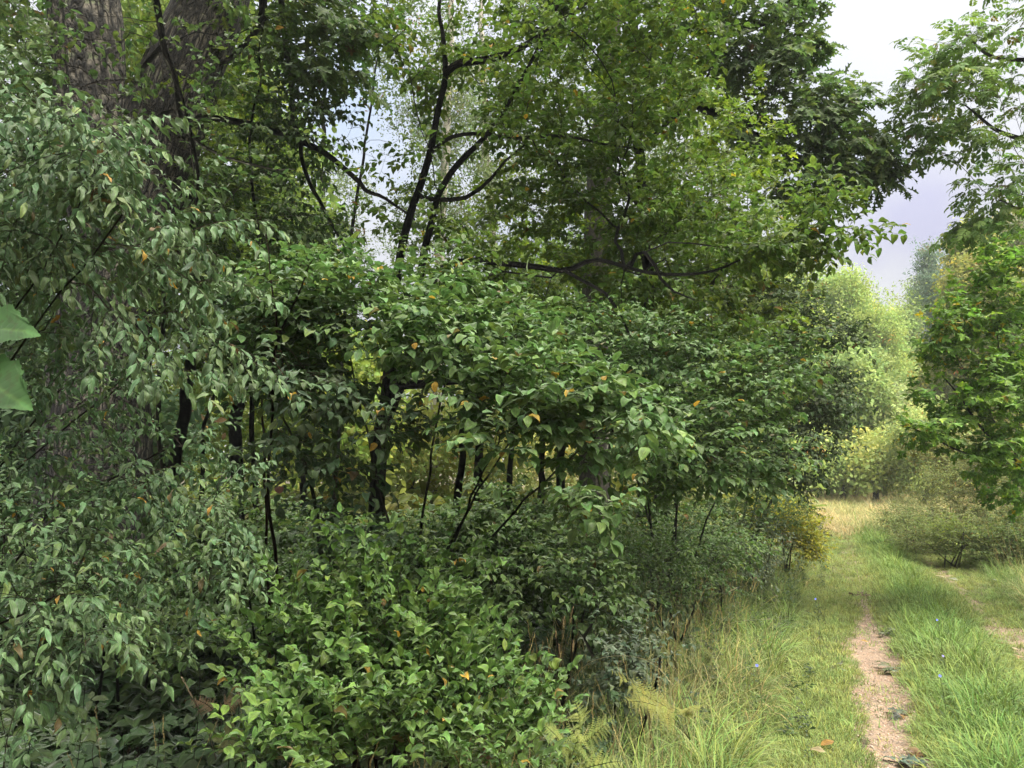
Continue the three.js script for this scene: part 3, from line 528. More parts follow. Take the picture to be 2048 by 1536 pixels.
// bits of straw, leaf and bark trodden into the bare strips
{
  const R = rng(99), bit = bladeLeaf({ n: 3, w: 0.3, fold: 0.4, curl: 1, stalk: 0, seed: 9 }), ms = [], cs = [];
  for (let i = 0; i < 1500; i++) { const l = 3.8 + R() * 9, w = R() < 0.25 ? 1 : 0, p = alongTrack(l, w * GAUGE + (R() - 0.5) * 0.6); ms.push(frame(V(p.x, groundY(p.x, p.z) + 0.012, p.z), V(R() - 0.5, (R() - 0.5) * 0.25, R() - 0.5), V((R() - 0.5) * 0.6, 1, (R() - 0.5) * 0.6), 0.012 + 0.035 * R() * R())); cs.push(vary(R, R() < 0.35 ? [0.14, 0.19, 0.07] : R() < 0.5 ? [0.16, 0.10, 0.06] : [0.42, 0.34, 0.2], 0.4)); }
  const g = stuff('track_litter', 'crumbs of straw, leaf and bark trodden into the bare wheel tracks', 'litter'); instanced('bits', bit, LM.soft, ms, cs, g);
}
// ---------------------------------------------------------------- trees
const C = { olive: [0.14, 0.25, 0.105], dogwood: [0.14, 0.265, 0.072], cherry: [0.145, 0.255, 0.045], maple: [0.20, 0.33, 0.04], oak: [0.125, 0.225, 0.06], front: [0.16, 0.31, 0.06], far: [0.21, 0.28, 0.10], lime: [0.19, 0.275, 0.055], ash: [0.24, 0.41, 0.10], gold: [0.50, 0.38, 0.04] };

plant({ name: 'oak_tree', label: 'massive old oak with deeply furrowed grey bark that forks low, behind the shrubs at left', category: 'tree', seed: 11, dense: 0.8, base: at(190, 7.6), bark: M.oakBark,
  stems: [
    { name: 'trunk', sides: 28, pts: [[180, 1300, 7.6], [182, 1080, 7.6], [192, 860, 7.6], [205, 690, 7.6], [232, 560, 7.6], [275, 430, 7.7], [318, 300, 7.7], [365, 150, 7.7], [425, 0, 7.8], [500, -250, 8], [560, -520, 8.2]], r: [0.62, 0.53, 0.49, 0.46, 0.44, 0.41, 0.38, 0.36, 0.34, 0.28, 0.2] },
    { name: 'limb', sides: 24, pts: [[232, 560, 7.6], [205, 420, 7.4], [190, 280, 7.4], [178, 150, 7.4], [168, 0, 7.4], [150, -250, 7.3], [120, -520, 7.3]], r: [0.3, 0.33, 0.32, 0.31, 0.31, 0.26, 0.2] },
    { name: 'limb', mat: M.greyBark, wob: 0.02, pts: [[420, -40, 7.6], [305, -60, 6.6], [312, 10, 6.3], [328, 95, 6.3], [350, 165, 6.3], [357, 230, 6.2], [385, 275, 6.2], [455, 316, 6.1], [520, 335, 6.1], [590, 338, 6.0]], r: [0.035, 0.032, 0.03, 0.027, 0.024, 0.021, 0.016, 0.012, 0.009, 0.005], label: 'crooked pale lichened branch hanging down' },
    { name: 'limb', mat: M.greyBark, wob: 0.015, own: true, pts: [[350, 225, 6.2], [318, 235, 6.2], [300, 270, 6.1], [245, 290, 6.1]], r: [0.03, 0.024, 0.018, 0.008] },
    { name: 'limb', mat: M.greyBark, wob: 0.015, own: true, pts: [[326, 92, 6.3], [290, 130, 6.2], [270, 170, 6.2], [235, 200, 6.1]], r: [0.024, 0.02, 0.014, 0.007] },
    { name: 'limb', mat: M.greyBark, wob: 0.02, pts: [[440, -60, 7.8], [520, -40, 7], [524, 20, 6.8], [505, 75, 6.8], [478, 105, 6.8], [440, 128, 6.8]], r: [0.05, 0.044, 0.038, 0.03, 0.022, 0.014] },
    { name: 'limb', mat: M.greyBark, wob: 0.02, own: true, pts: [[500, -250, 8], [548, -60, 7.2], [575, 110, 7], [590, 240, 7], [610, 340, 6.9], [650, 430, 6.9], [700, 515, 6.8]], r: [0.05, 0.034, 0.024, 0.021, 0.019, 0.016, 0.008] },
    { name: 'limb', mat: M.greyBark, wob: 0.03, own: true, pts: [[318, 300, 7.7], [420, 235, 7.2], [540, 265, 7], [640, 305, 7], [720, 365, 7], [760, 395, 7], [830, 440, 6.9]], r: [0.05, 0.033, 0.03, 0.027, 0.022, 0.016, 0.008] },
  ],
  blobs: [[640, 60, 6.8, 110, 120, 0.6, 70], [560, -120, 7, 260, 120, 1.2, 70], [60, 90, 7.5, 120, 120, 1, 50], [0, -420, 8, 700, 250, 3, 130], [500, -620, 9, 700, 260, 3, 120], [200, -780, 7, 600, 200, 3, 80]],
  bf: 0.5, gstep: 0.3, leaf: LEAF.oak, size: 0.15, gap: 0.055, shootLen: 0.24, shoots: 3, color: C.oak, mat: 'soft', droop: 0.5, single: 200, limbR: 0.02 });

plant({ name: 'cherry_tree', label: 'dark barked cherry tree with two leaning stems forking in the middle of the picture', category: 'tree', seed: 12, dense: 0.5, base: at(748, 6.6), bark: M.cherryBark,
  stems: [
    { name: 'trunk', wob: 0.012, pts: [[742, 1320, 6.6], [748, 1100, 6.6], [757, 960, 6.6], [768, 840, 6.6], [782, 740, 6.6], [788, 620, 6.6], [797, 530, 6.6], [818, 440, 6.6], [843, 360, 6.6], [863, 295, 6.6], [872, 230, 6.6], [893, 145, 6.6], [883, 60, 6.6], [880, 0, 6.6], [905, -160, 6.7], [930, -400, 6.8]], r: [0.1, 0.078, 0.07, 0.066, 0.058, 0.044, 0.038, 0.035, 0.032, 0.031, 0.028, 0.025, 0.018, 0.016, 0.012, 0.006] },
    { name: 'limb', wob: 0.012, pts: [[768, 850, 6.6], [800, 780, 6.5], [826, 660, 6.5], [838, 580, 6.5], [852, 490, 6.5], [872, 410, 6.5], [898, 350, 6.5], [950, 295, 6.5], [1000, 230, 6.5], [1045, 150, 6.5], [1110, 20, 6.5], [1180, -200, 6.6]], r: [0.05, 0.045, 0.04, 0.036, 0.032, 0.029, 0.027, 0.024, 0.02, 0.016, 0.012, 0.006] },
    { name: 'limb', wob: 0.012, pts: [[893, 145, 6.6], [912, 130, 6.5], [955, 122, 6.4], [1010, 108, 6.3], [1062, 82, 6.2], [1130, 40, 6.1], [1230, -40, 6]], r: [0.034, 0.033, 0.031, 0.028, 0.024, 0.016, 0.006] },
    { name: 'limb', wob: 0.012, pts: [[866, 300, 6.6], [900, 275, 6.5], [955, 265, 6.4], [1030, 275, 6.3], [1120, 272, 6.2], [1210, 290, 6.1], [1290, 300, 6]], r: [0.018, 0.017, 0.015, 0.014, 0.012, 0.009, 0.005] },
    { name: 'limb', wob: 0.012, pts: [[840, 392, 6.6], [880, 398, 6.4], [932, 394, 6.3], [980, 355, 6.3], [1012, 320, 6.2], [1050, 290, 6.2]], r: [0.022, 0.02, 0.018, 0.014, 0.01, 0.005] },
    { name: 'limb', wob: 0.008, pts: [[836, 610, 6.5], [862, 570, 6.2], [890, 532, 6], [940, 520, 5.8], [1015, 527, 5.6], [1075, 535, 5.5], [1130, 541, 5.4], [1185, 520, 5.4], [1240, 532, 5.3], [1300, 545, 5.3], [1370, 548, 5.2], [1440, 538, 5.2], [1500, 512, 5.2], [1590, 480, 5.2]], r: [0.03, 0.028, 0.025, 0.024, 0.023, 0.022, 0.02, 0.015, 0.014, 0.013, 0.011, 0.009, 0.007, 0.004], label: 'dark branch reaching level to the right' },
    { name: 'limb', wob: 0.01, own: true, pts: [[1130, 541, 5.4], [1175, 565, 5.3], [1215, 590, 5.2], [1240, 630, 5.2], [1262, 670, 5.1], [1320, 705, 5]], r: [0.016, 0.014, 0.012, 0.01, 0.008, 0.004] },
    { name: 'limb', wob: 0.01, own: true, pts: [[1262, 532, 5.3], [1280, 500, 5.3], [1310, 530, 5.2], [1330, 570, 5.2], [1390, 600, 5.1]], r: [0.016, 0.014, 0.013, 0.01, 0.005] },
    { name: 'limb', wob: 0.012, pts: [[778, 770, 6.6], [830, 770, 6.2], [870, 765, 5.9], [930, 760, 5.6], [1010, 730, 5.4]], r: [0.045, 0.04, 0.034, 0.026, 0.01] },
  ],
  blobs: [[870, 70, 6.5, 100, 130, 0.7, 70], [1000, 190, 7.1, 170, 150, 0.6, 130], [820, 380, 6.5, 100, 130, 0.6, 45], [1180, 170, 6.1, 220, 190, 0.9, 260], [1320, 60, 6, 180, 130, 0.9, 150], [1180, 390, 6.5, 220, 110, 0.7, 190], [1380, 450, 6.1, 190, 120, 0.7, 180], [1560, 480, 5.2, 130, 45, 0.4, 75], [1690, 458, 5.2, 90, 16, 0.2, 22], [1640, 400, 5.3, 70, 30, 0.3, 22], [1340, 630, 6, 200, 80, 0.6, 120], [1090, 590, 6.2, 220, 60, 0.5, 80], [1050, -250, 6.5, 500, 220, 1.6, 160], [1450, -150, 6, 200, 120, 1, 60], [930, 520, 5.9, 120, 60, 0.5, 45]],
  bf: 0.35, gstep: 0.16, leaf: LEAF.ovate, size: 0.085, gap: 0.034, shootLen: 0.17, shoots: 3, color: C.cherry, mat: 'soft', single: 280, limbR: 0.009, droop: 0.3, yellow: () => 0.006 });

plant({ name: 'maple_tree', label: 'young maple with bright translucent green leaves behind the cherry boughs, right of centre', category: 'tree', seed: 13, dense: 0.5, base: at(1330, 8.6), bark: M.darkBark,
  stems: [{ name: 'trunk', wob: 0.03, pts: [[1335, 1250, 8.6], [1325, 1000, 8.6], [1310, 750, 8.6], [1290, 500, 8.6], [1275, 250, 8.6], [1265, 40, 8.6], [1250, -300, 8.7]], r: [0.1, 0.085, 0.075, 0.065, 0.055, 0.045, 0.015] },
    { name: 'limb', wob: 0.02, pts: [[1310, 750, 8.6], [1400, 600, 8.3], [1480, 500, 8.1], [1560, 430, 8]], r: [0.035, 0.025, 0.016, 0.007] }, { name: 'limb', wob: 0.02, pts: [[1285, 420, 8.6], [1200, 300, 8.4], [1140, 180, 8.3]], r: [0.03, 0.02, 0.008] }, { name: 'limb', wob: 0.02, pts: [[1280, 300, 8.6], [1380, 200, 8.4], [1450, 80, 8.3]], r: [0.03, 0.02, 0.008] }],
  blobs: [[1200, 130, 8.4, 240, 170, 1, 150], [1330, 300, 8.3, 230, 170, 1.1, 170], [1450, 470, 8, 160, 170, 1, 130], [1300, 560, 8.4, 260, 130, 1, 130], [1120, 430, 8.6, 170, 150, 1, 90], [1420, 700, 8.2, 180, 120, 1, 90], [1260, -200, 8.6, 350, 200, 1.6, 90]],
  bf: 0.3, gstep: 0.2, leaf: LEAF.maple, size: 0.105, gap: 0.06, shootLen: 0.2, shoots: 3, opposite: true, color: C.maple, mat: 'soft', single: 240, droop: 0.35, yellow: () => 0.004, yellowC: [0.5, 0.36, 0.03] });

plant({ name: 'oak_tree', label: 'oak with dark lobed leaves, its ragged crown edge standing against the pale sky', category: 'tree', seed: 14, dense: 0.5, base: at(1190, 10.5), bark: M.darkBark,
  stems: [{ name: 'trunk', wob: 0.03, pts: [[1190, 1200, 10.5], [1185, 900, 10.5], [1190, 600, 10.5], [1200, 300, 10.5], [1230, 0, 10.5], [1260, -400, 10.6]], r: [0.24, 0.2, 0.18, 0.16, 0.13, 0.05] },
    { name: 'limb', wob: 0.03, pts: [[1200, 330, 10.5], [1300, 200, 10.1], [1350, 186, 9.9], [1420, 222, 9.7], [1478, 258, 9.6], [1530, 276, 9.5], [1590, 312, 9.4], [1680, 340, 9.3]], r: [0.1, 0.09, 0.085, 0.08, 0.06, 0.045, 0.03, 0.012] },
    { name: 'limb', wob: 0.02, own: true, pts: [[1478, 258, 9.6], [1510, 243, 9.5], [1560, 245, 9.4], [1620, 215, 9.3]], r: [0.045, 0.036, 0.026, 0.01] },
    { name: 'limb', wob: 0.03, pts: [[1215, 120, 10.5], [1350, 60, 10], [1500, 60, 9.7], [1560, 20, 9.6], [1600, -60, 9.6]], r: [0.09, 0.07, 0.05, 0.035, 0.015] }],
  blobs: [[1520, 110, 9.6, 120, 110, 0.8, 100], [1590, 60, 9.5, 50, 80, 0.4, 32], [1560, 210, 9.4, 120, 100, 0.8, 95], [1690, 215, 9.2, 60, 60, 0.5, 36], [1700, 310, 9.2, 80, 60, 0.5, 50], [1770, 325, 9.1, 40, 45, 0.35, 24], [1640, 370, 9.2, 80, 55, 0.5, 45], [1420, 60, 9.9, 130, 120, 0.9, 80], [1350, -250, 10, 330, 200, 2, 110], [1125, 35, 7.6, 70, 60, 0.3, 26], [1640, 270, 9.3, 60, 70, 0.5, 30]],
  bf: 0.4, gstep: 0.25, leaf: LEAF.oak, size: 0.165, gap: 0.05, shootLen: 0.2, shoots: 4, color: C.oak, mat: 'soft', droop: 0.45, single: 240, limbR: 0.016, tilt: 1.1, clumpy: 0 });

plant({ name: 'ash_tree', label: 'ash with feathery compound leaves reaching in from the right edge against the sky', category: 'tree', seed: 15, tilt: 1.5, mess: 0.6, dense: 0.5, base: at(2420, 9.5), bark: M.greyBark,
  stems: [{ name: 'trunk', wob: 0.04, pts: [[2420, 1230, 9.5], [2400, 900, 9.5], [2360, 600, 9.5], [2330, 300, 9.4], [2290, 0, 9.4], [2250, -350, 9.4]], r: [0.16, 0.14, 0.12, 0.1, 0.08, 0.03] },
    { name: 'limb', wob: 0.02, pts: [[2340, 420, 9.4], [2200, 330, 9.2], [2090, 285, 9.1], [2030, 272, 9], [1985, 255, 9], [1930, 210, 9]], r: [0.06, 0.045, 0.034, 0.028, 0.02, 0.008] },
    { name: 'limb', wob: 0.02, pts: [[2320, 220, 9.4], [2180, 160, 9.2], [2070, 120, 9], [1980, 110, 9], [1920, 60, 9]], r: [0.06, 0.04, 0.028, 0.018, 0.008] },
    { name: 'limb', wob: 0.02, pts: [[2370, 640, 9.5], [2200, 520, 9.2], [2090, 450, 9], [2000, 400, 9]], r: [0.06, 0.04, 0.026, 0.01] }],
  blobs: [[1900, 120, 9, 60, 70, 0.5, 28], [1990, 60, 9, 70, 80, 0.7, 34], [1850, 140, 9, 30, 40, 0.3, 9], [1950, 190, 9, 110, 60, 0.7, 42], [1870, 200, 8.9, 70, 45, 0.5, 26], [1920, 265, 9, 90, 40, 0.6, 32], [2010, 350, 9, 60, 80, 0.6, 36], [1990, 430, 9, 60, 45, 0.5, 24], [1930, 455, 8.9, 30, 16, 0.3, 6], [2110, 200, 9.2, 120, 250, 1, 60], [2200, -200, 9.4, 260, 200, 1.4, 60]],
  bf: 0.4, gstep: 0.25, leaf: LEAF.ash, size: 0.2, gap: 0.09, shootLen: 0.2, shoots: 3, color: C.ash, mat: 'soft', droop: 0.5, single: 220, limbR: 0.012, yellow: p => (p.y > 5.6 && p.x > 5.2 ? 0.10 : 0.02), yellowC: [0.36, 0.30, 0.05] });

plant({ name: 'maple_tree', label: 'maple with lobed green leaves and gold patches at the right edge beside the track', category: 'tree', seed: 16, tilt: 1.9, mess: 0.7, dense: 0.48, base: at(2330, 8.8), bark: M.darkBark,
  stems: [{ name: 'trunk', wob: 0.03, pts: [[2330, 1250, 8.8], [2300, 1000, 8.8], [2270, 700, 8.7], [2230, 400, 8.7], [2200, 100, 8.7]], r: [0.13, 0.11, 0.085, 0.06, 0.02] },
    { name: 'limb', wob: 0.012, pts: [[2300, 1040, 8.8], [2150, 975, 8.5], [2050, 930, 8.3], [2005, 905, 8.2], [1960, 850, 8.2], [1915, 790, 8.1], [1880, 745, 8.1]], r: [0.05, 0.038, 0.03, 0.022, 0.014, 0.009, 0.005] },
    { name: 'limb', wob: 0.012, own: true, pts: [[2050, 930, 8.3], [1990, 925, 8.1], [1930, 905, 8], [1860, 872, 7.9], [1800, 850, 7.9]], r: [0.02, 0.016, 0.011, 0.007, 0.004] },
    { name: 'limb', wob: 0.015, pts: [[2270, 740, 8.7], [2120, 690, 8.4], [2040, 650, 8.3], [1990, 590, 8.3], [1960, 540, 8.2]], r: [0.045, 0.03, 0.02, 0.012, 0.005] }],
  blobs: [[1990, 590, 8.3, 70, 80, 0.6, 70], [1900, 640, 8.1, 55, 40, 0.4, 30], [1975, 690, 8.2, 100, 60, 0.6, 80], [1890, 685, 8.1, 50, 16, 0.3, 16], [1930, 790, 8.1, 90, 60, 0.6, 65], [2010, 800, 8.2, 70, 90, 0.6, 70], [1960, 895, 8.1, 90, 45, 0.5, 52], [1850, 865, 7.9, 65, 18, 0.3, 20], [2020, 960, 8.2, 60, 40, 0.5, 30], [2140, 750, 8.5, 80, 260, 0.8, 70], [2040, 500, 8.3, 50, 50, 0.5, 30]],
  bf: 0.35, gstep: 0.18, leaf: LEAF.maple, size: 0.105, gap: 0.06, shootLen: 0.17, shoots: 3, opposite: true, color: [0.23, 0.45, 0.06], mat: 'soft', droop: 0.45, single: 240, yellow: p => { const q = p.clone().project(camera), x = (q.x + 1) * 1024, y = (1 - q.y) * 768; return 0.012 + 0.2 * Math.exp(-Math.pow((x - 1900) / 70, 2) - Math.pow((y - 645) / 35, 2)) + 0.12 * Math.exp(-Math.pow((x - 2000) / 70, 2) - Math.pow((y - 700) / 40, 2)); }, yellowC: [0.74, 0.64, 0.05] });

// slender trees deeper in the wood
const poles = [
  ['pole_tree', 'slim dark trunk leaning right between the great oak and the reddish shoots', [[340, 1230, 8], [350, 930, 8], [365, 840, 8], [377, 730, 8], [383, 560, 8], [388, 420, 8], [392, 280, 8], [400, 100, 8.2], [410, -150, 8.4]], 0.066, [[430, 250, 8.2, 110, 200, 1, 60], [480, 500, 8.3, 130, 130, 1, 60], [380, 650, 8, 110, 90, 0.8, 40]], C.maple, 'maple'],
  ['sapling', 'bent dark sapling stem right of the slim leaning trunk', [[405, 1230, 8.4], [402, 960, 8.4], [404, 870, 8.4], [415, 820, 8.4], [424, 790, 8.4], [428, 700, 8.4]], 0.028, [[440, 700, 8.4, 90, 90, 0.6, 35]], C.cherry, 'ovate'],
  ['pole_tree', 'forked dark trunk right of the cherry under the drooping shrub', [[905, 1180, 9.5], [912, 1040, 9.5], [920, 960, 9.5], [924, 890, 9.5], [930, 800, 9.6], [950, 600, 9.8]], 0.06, [[950, 640, 9.7, 140, 140, 1, 60]], C.cherry, 'ovate'],
  ['pole_tree', 'thicker shaded trunk standing right of the forked dark trunk', [[950, 1170, 11], [956, 1030, 11], [958, 930, 11], [962, 780, 11], [985, 550, 11]], 0.085, [[1000, 560, 11, 190, 190, 1.4, 70]], C.maple, 'maple'],
  ['pole_tree', 'thin upright dark trunk in the shade below the level branch', [[1012, 1160, 12], [1015, 1020, 12], [1020, 930, 12], [1030, 700, 12]], 0.07, [[1040, 660, 12, 150, 160, 1.2, 50]], C.cherry, 'ovate'],
  ['pole_tree', 'trunk with dead twigs deep under the shrub arch', [[1075, 1160, 12], [1078, 1020, 12], [1085, 930, 12], [1090, 760, 12]], 0.08, [[1110, 700, 12, 170, 150, 1.2, 50]], C.maple, 'maple'],
  ['pole_tree', 'curved brown trunk at the near end of the shaded row', [[1155, 1150, 12.5], [1165, 1070, 12.5], [1180, 1010, 12.5], [1192, 950, 12.5], [1200, 800, 12.5]], 0.08, [[1200, 760, 12.5, 170, 130, 1.2, 45]], C.cherry, 'ovate'],
  ['pole_tree', 'straight brown trunk second in the shaded row', [[1205, 1130, 13], [1208, 1060, 13], [1213, 1000, 13], [1225, 850, 13]], 0.085, [[1240, 800, 13, 150, 120, 1.2, 40]], C.cherry, 'ovate'],
  ['pole_tree', 'snaking brown trunk third in the shaded row', [[1265, 1110, 13.5], [1268, 1060, 13.5], [1285, 1020, 13.5], [1280, 985, 13.5], [1290, 900, 13.5], [1300, 800, 13.5]], 0.075, [[1310, 780, 13.5, 140, 110, 1.2, 40]], C.cherry, 'ovate'],
  ['pole_tree', 'reddish brown trunk at the far end of the shaded row', [[1300, 1110, 14], [1304, 1060, 14], [1312, 1000, 14], [1318, 900, 14]], 0.085, [[1350, 820, 14, 140, 110, 1.2, 40]], C.maple, 'maple'],
  ['pole_tree', 'short leaning trunk behind the last shrub of the row', [[1350, 1100, 14.5], [1356, 1040, 14.5], [1352, 990, 14.5], [1365, 880, 14.5]], 0.08, [[1400, 800, 14.5, 140, 110, 1.2, 40]], C.cherry, 'ovate'],
];
poles.forEach(([name, label, pts, r, blobs, color, kind], i) => plant({ name, label, category: 'tree', seed: 40 + i, base: at(pts[0][0], pts[0][2]), bark: i > 5 ? M.brownTwig : M.darkBark, stems: [{ name: 'trunk', wob: 0.03, pts, r: [r, r * 0.85, r * 0.6, r * 0.35] }], blobs: blobs.map(b => [...b]), bf: 0.3, gstep: 0.25, leaf: LEAF[kind], size: kind === 'maple' ? 0.11 : 0.085, gap: 0.05, shootLen: 0.22, shoots: 4, color, mat: 'soft', single: i < 4 ? 60 : 0, limbR: 0.01 }));

// a dead pale sapling against the sky
plant({ name: 'dead_sapling', label: 'dead grey sapling without leaves, thin against the sky opening left of the cherry', category: 'tree', seed: 61, base: at(665, 11), bark: M.greyBark,
  stems: [{ name: 'trunk', wob: 0.02, pts: [[660, 1180, 11], [680, 800, 11], [698, 520, 11], [712, 400, 11], [728, 300, 11], [740, 220, 11], [752, 130, 11], [768, 40, 11], [780, -40, 11], [800, -250, 11]], r: [0.045, 0.035, 0.026, 0.023, 0.02, 0.016, 0.012, 0.009, 0.006, 0.002] }],
  blobs: [[745, 200, 11, 70, 150, 0.5, 30], [720, 350, 11, 90, 80, 0.5, 18], [770, 20, 11, 50, 90, 0.4, 14]], bf: 0.2, tipR: 0.0028, gstep: 0.14, leaf: LEAF.ovate, size: 0.07, gap: 0.09, shootLen: 0.25, shoots: 2, color: C.cherry, mat: 'soft', bareTips: 0.94, maxLimbs: 12 });

// aspens with small round leaves far back in the wood
const aspens = [
  ['aspen with white bark, its small round leaves filling the sky behind the cherry fork', 878, 17, 0.15, [[850, 150, 17, 120, 170, 2, 150], [950, 300, 17, 130, 170, 2, 150], [870, 430, 17, 110, 90, 1.6, 60]], 905, M.birchBark],
  ['pale trunked aspen just right of the white one behind the second cherry stem', 985, 19, 0.15, [[1020, 120, 19, 150, 200, 2.4, 150], [1060, 380, 19, 150, 160, 2.4, 120], [1000, 520, 19, 160, 100, 2, 80]], 960, M.birchBark],
  ['grey aspen whose trunk shows through the bright maple leaves', 1218, 18, 0.17, [[1230, 250, 18, 190, 220, 2.4, 150], [1300, 450, 18, 200, 160, 2.4, 110]], 1215, M.greyBark],
  ['airy small leaved tree low behind the sky opening', 640, 20, 0.1, [[630, 400, 20, 110, 100, 1.6, 110], [700, 530, 20, 130, 90, 1.8, 110], [590, 560, 20, 120, 110, 1.6, 90]], 650, M.greyBark],
];
aspens.forEach(([label, px, d, r, blobs, pb, bk], i) => plant({ name: 'aspen_tree', label, category: 'tree', seed: 70 + i, base: at(px - 15, d), bark: bk, stems: [{ name: 'trunk', wob: 0.05, pts: [[px - 15, 1060, d], [px - 6, 800, d], [px, 500, d], [lerp(px, pb, 0.6), 250, d], [pb, -20, d], [pb + 10, -250, d]], r: [r, r * 0.85, r * 0.7, r * 0.55, r * 0.35, r * 0.12] }], blobs, bf: 0.3, gstep: 0.5, leaf: LEAF.clumpFine, size: 0.5, single1: true, shoots: 2, color: [0.15, 0.205, 0.075], mat: 'far', limbR: 0.02, tipR: 0.003 }));

// broad trees 12 to 26 m back, the bright green wall behind the shrubs
function wallTree(label, px, d, blobs, color, seed, o = {}) {
  plant({ name: o.name ?? 'broadleaf_tree', label, category: 'tree', seed, base: at(px, d), bark: o.bark ?? M.darkBark, group: o.group,
    stems: [{ name: 'trunk', wob: 0.06, pts: [[px, 940 + 1507 * 1.6 / d + 15, d], [px + (o.lean ?? 8), lerp(950, o.top ?? 250, 0.25), d], [px + 2 * (o.lean ?? 8), lerp(950, o.top ?? 250, 0.65), d], [px + 3 * (o.lean ?? 8), o.top ?? 250, d]], r: [o.r ?? 0.13, (o.r ?? 0.13) * 0.8, (o.r ?? 0.13) * 0.5, 0.02] }],
    blobs, bf: 0.35, gstep: 0.5, leaf: o.leaf ?? LEAF.clump, size: o.size ?? 0.55, single1: true, shoots: o.shoots ?? 3, color, mat: 'far', limbR: 0.02, tipR: 0.003, vary: 0.35, hue: o.hue ?? 0.18, yellow: o.yellow, yellowC: o.yellowC, hollow: 0.5, dense: o.dense });
}
wallTree('broad leafed tree with yellow green foliage behind the fork of the great oak', 470, 12, [[500, 300, 12, 110, 220, 1.5, 110], [560, 480, 12, 120, 130, 1.4, 80], [430, 520, 12, 120, 120, 1.4, 60], [420, 120, 12, 150, 160, 1.5, 80]], C.lime, 81, { r: 0.11, top: 50 });
wallTree('tree with bright backlit leaves between the two oak trunks at the top left', 270, 13.5, [[270, 200, 13.5, 130, 220, 1.6, 110], [250, 480, 13.5, 150, 150, 1.6, 80], [330, -60, 13.5, 200, 120, 1.5, 60]], [0.15, 0.22, 0.04], 82, { top: 0 });
wallTree('tree filling the top left corner behind the grey shrub', 30, 12, [[30, 160, 12, 140, 200, 1.5, 110], [-60, 420, 12, 160, 200, 1.5, 90], [80, 520, 12, 120, 130, 1.4, 60], [-200, 100, 12, 150, 300, 1.5, 60]], [0.10, 0.165, 0.045], 83, { top: 0 });
wallTree('bright undergrowth tree seen low between the slim trunk and the cherry', 600, 14, [[560, 720, 14, 180, 150, 1.6, 110], [450, 860, 14, 190, 120, 1.6, 90], [690, 820, 14, 130, 140, 1.4, 80]], [0.28, 0.37, 0.07], 84, { top: 640, r: 0.07 });
wallTree('leafy tree behind the level cherry branch', 1120, 15, [[1090, 640, 15, 240, 170, 1.8, 150], [1250, 700, 15, 200, 150, 1.8, 110]], [0.12, 0.19, 0.045], 85, { top: 560, r: 0.1 });
wallTree('yellowish thicket tree glimpsed past the cherry trunk at knee height', 820, 17, [[760, 900, 17, 170, 90, 1.6, 110], [930, 860, 17, 170, 130, 1.8, 110]], [0.36, 0.41, 0.11], 86, { top: 780, r: 0.05 });
wallTree('dark leafy tree at the left edge behind the grey shrub', -30, 10, [[-20, 760, 10, 170, 170, 1.2, 110], [80, 900, 10, 160, 140, 1.2, 90], [250, 880, 10.5, 140, 110, 1, 70]], [0.075, 0.13, 0.045], 87, { top: 650, r: 0.06 });
wallTree('tall tree closing the view behind the oak crown right of centre', 1430, 19, [[1420, 330, 19, 170, 180, 2, 140], [1500, 560, 19, 130, 150, 2, 120], [1380, 620, 19, 200, 150, 2, 110]], [0.17, 0.24, 0.05], 88, { top: 200, r: 0.13 });
wallTree('pale thicket tree beyond the shaded row of trunks', 1190, 24, [[1050, 900, 24, 170, 110, 2, 120], [1220, 930, 24, 170, 90, 2, 110], [1380, 900, 24, 150, 110, 2, 110]], [0.38, 0.40, 0.13], 89, { top: 820, r: 0.06 });
wallTree('young tree with narrow crown at the end of the shaded row', 1470, 21, [[1480, 800, 21, 110, 150, 1.5, 120], [1440, 930, 21, 120, 70, 1.4, 60]], [0.17, 0.24, 0.06], 90, { top: 660, r: 0.06 });

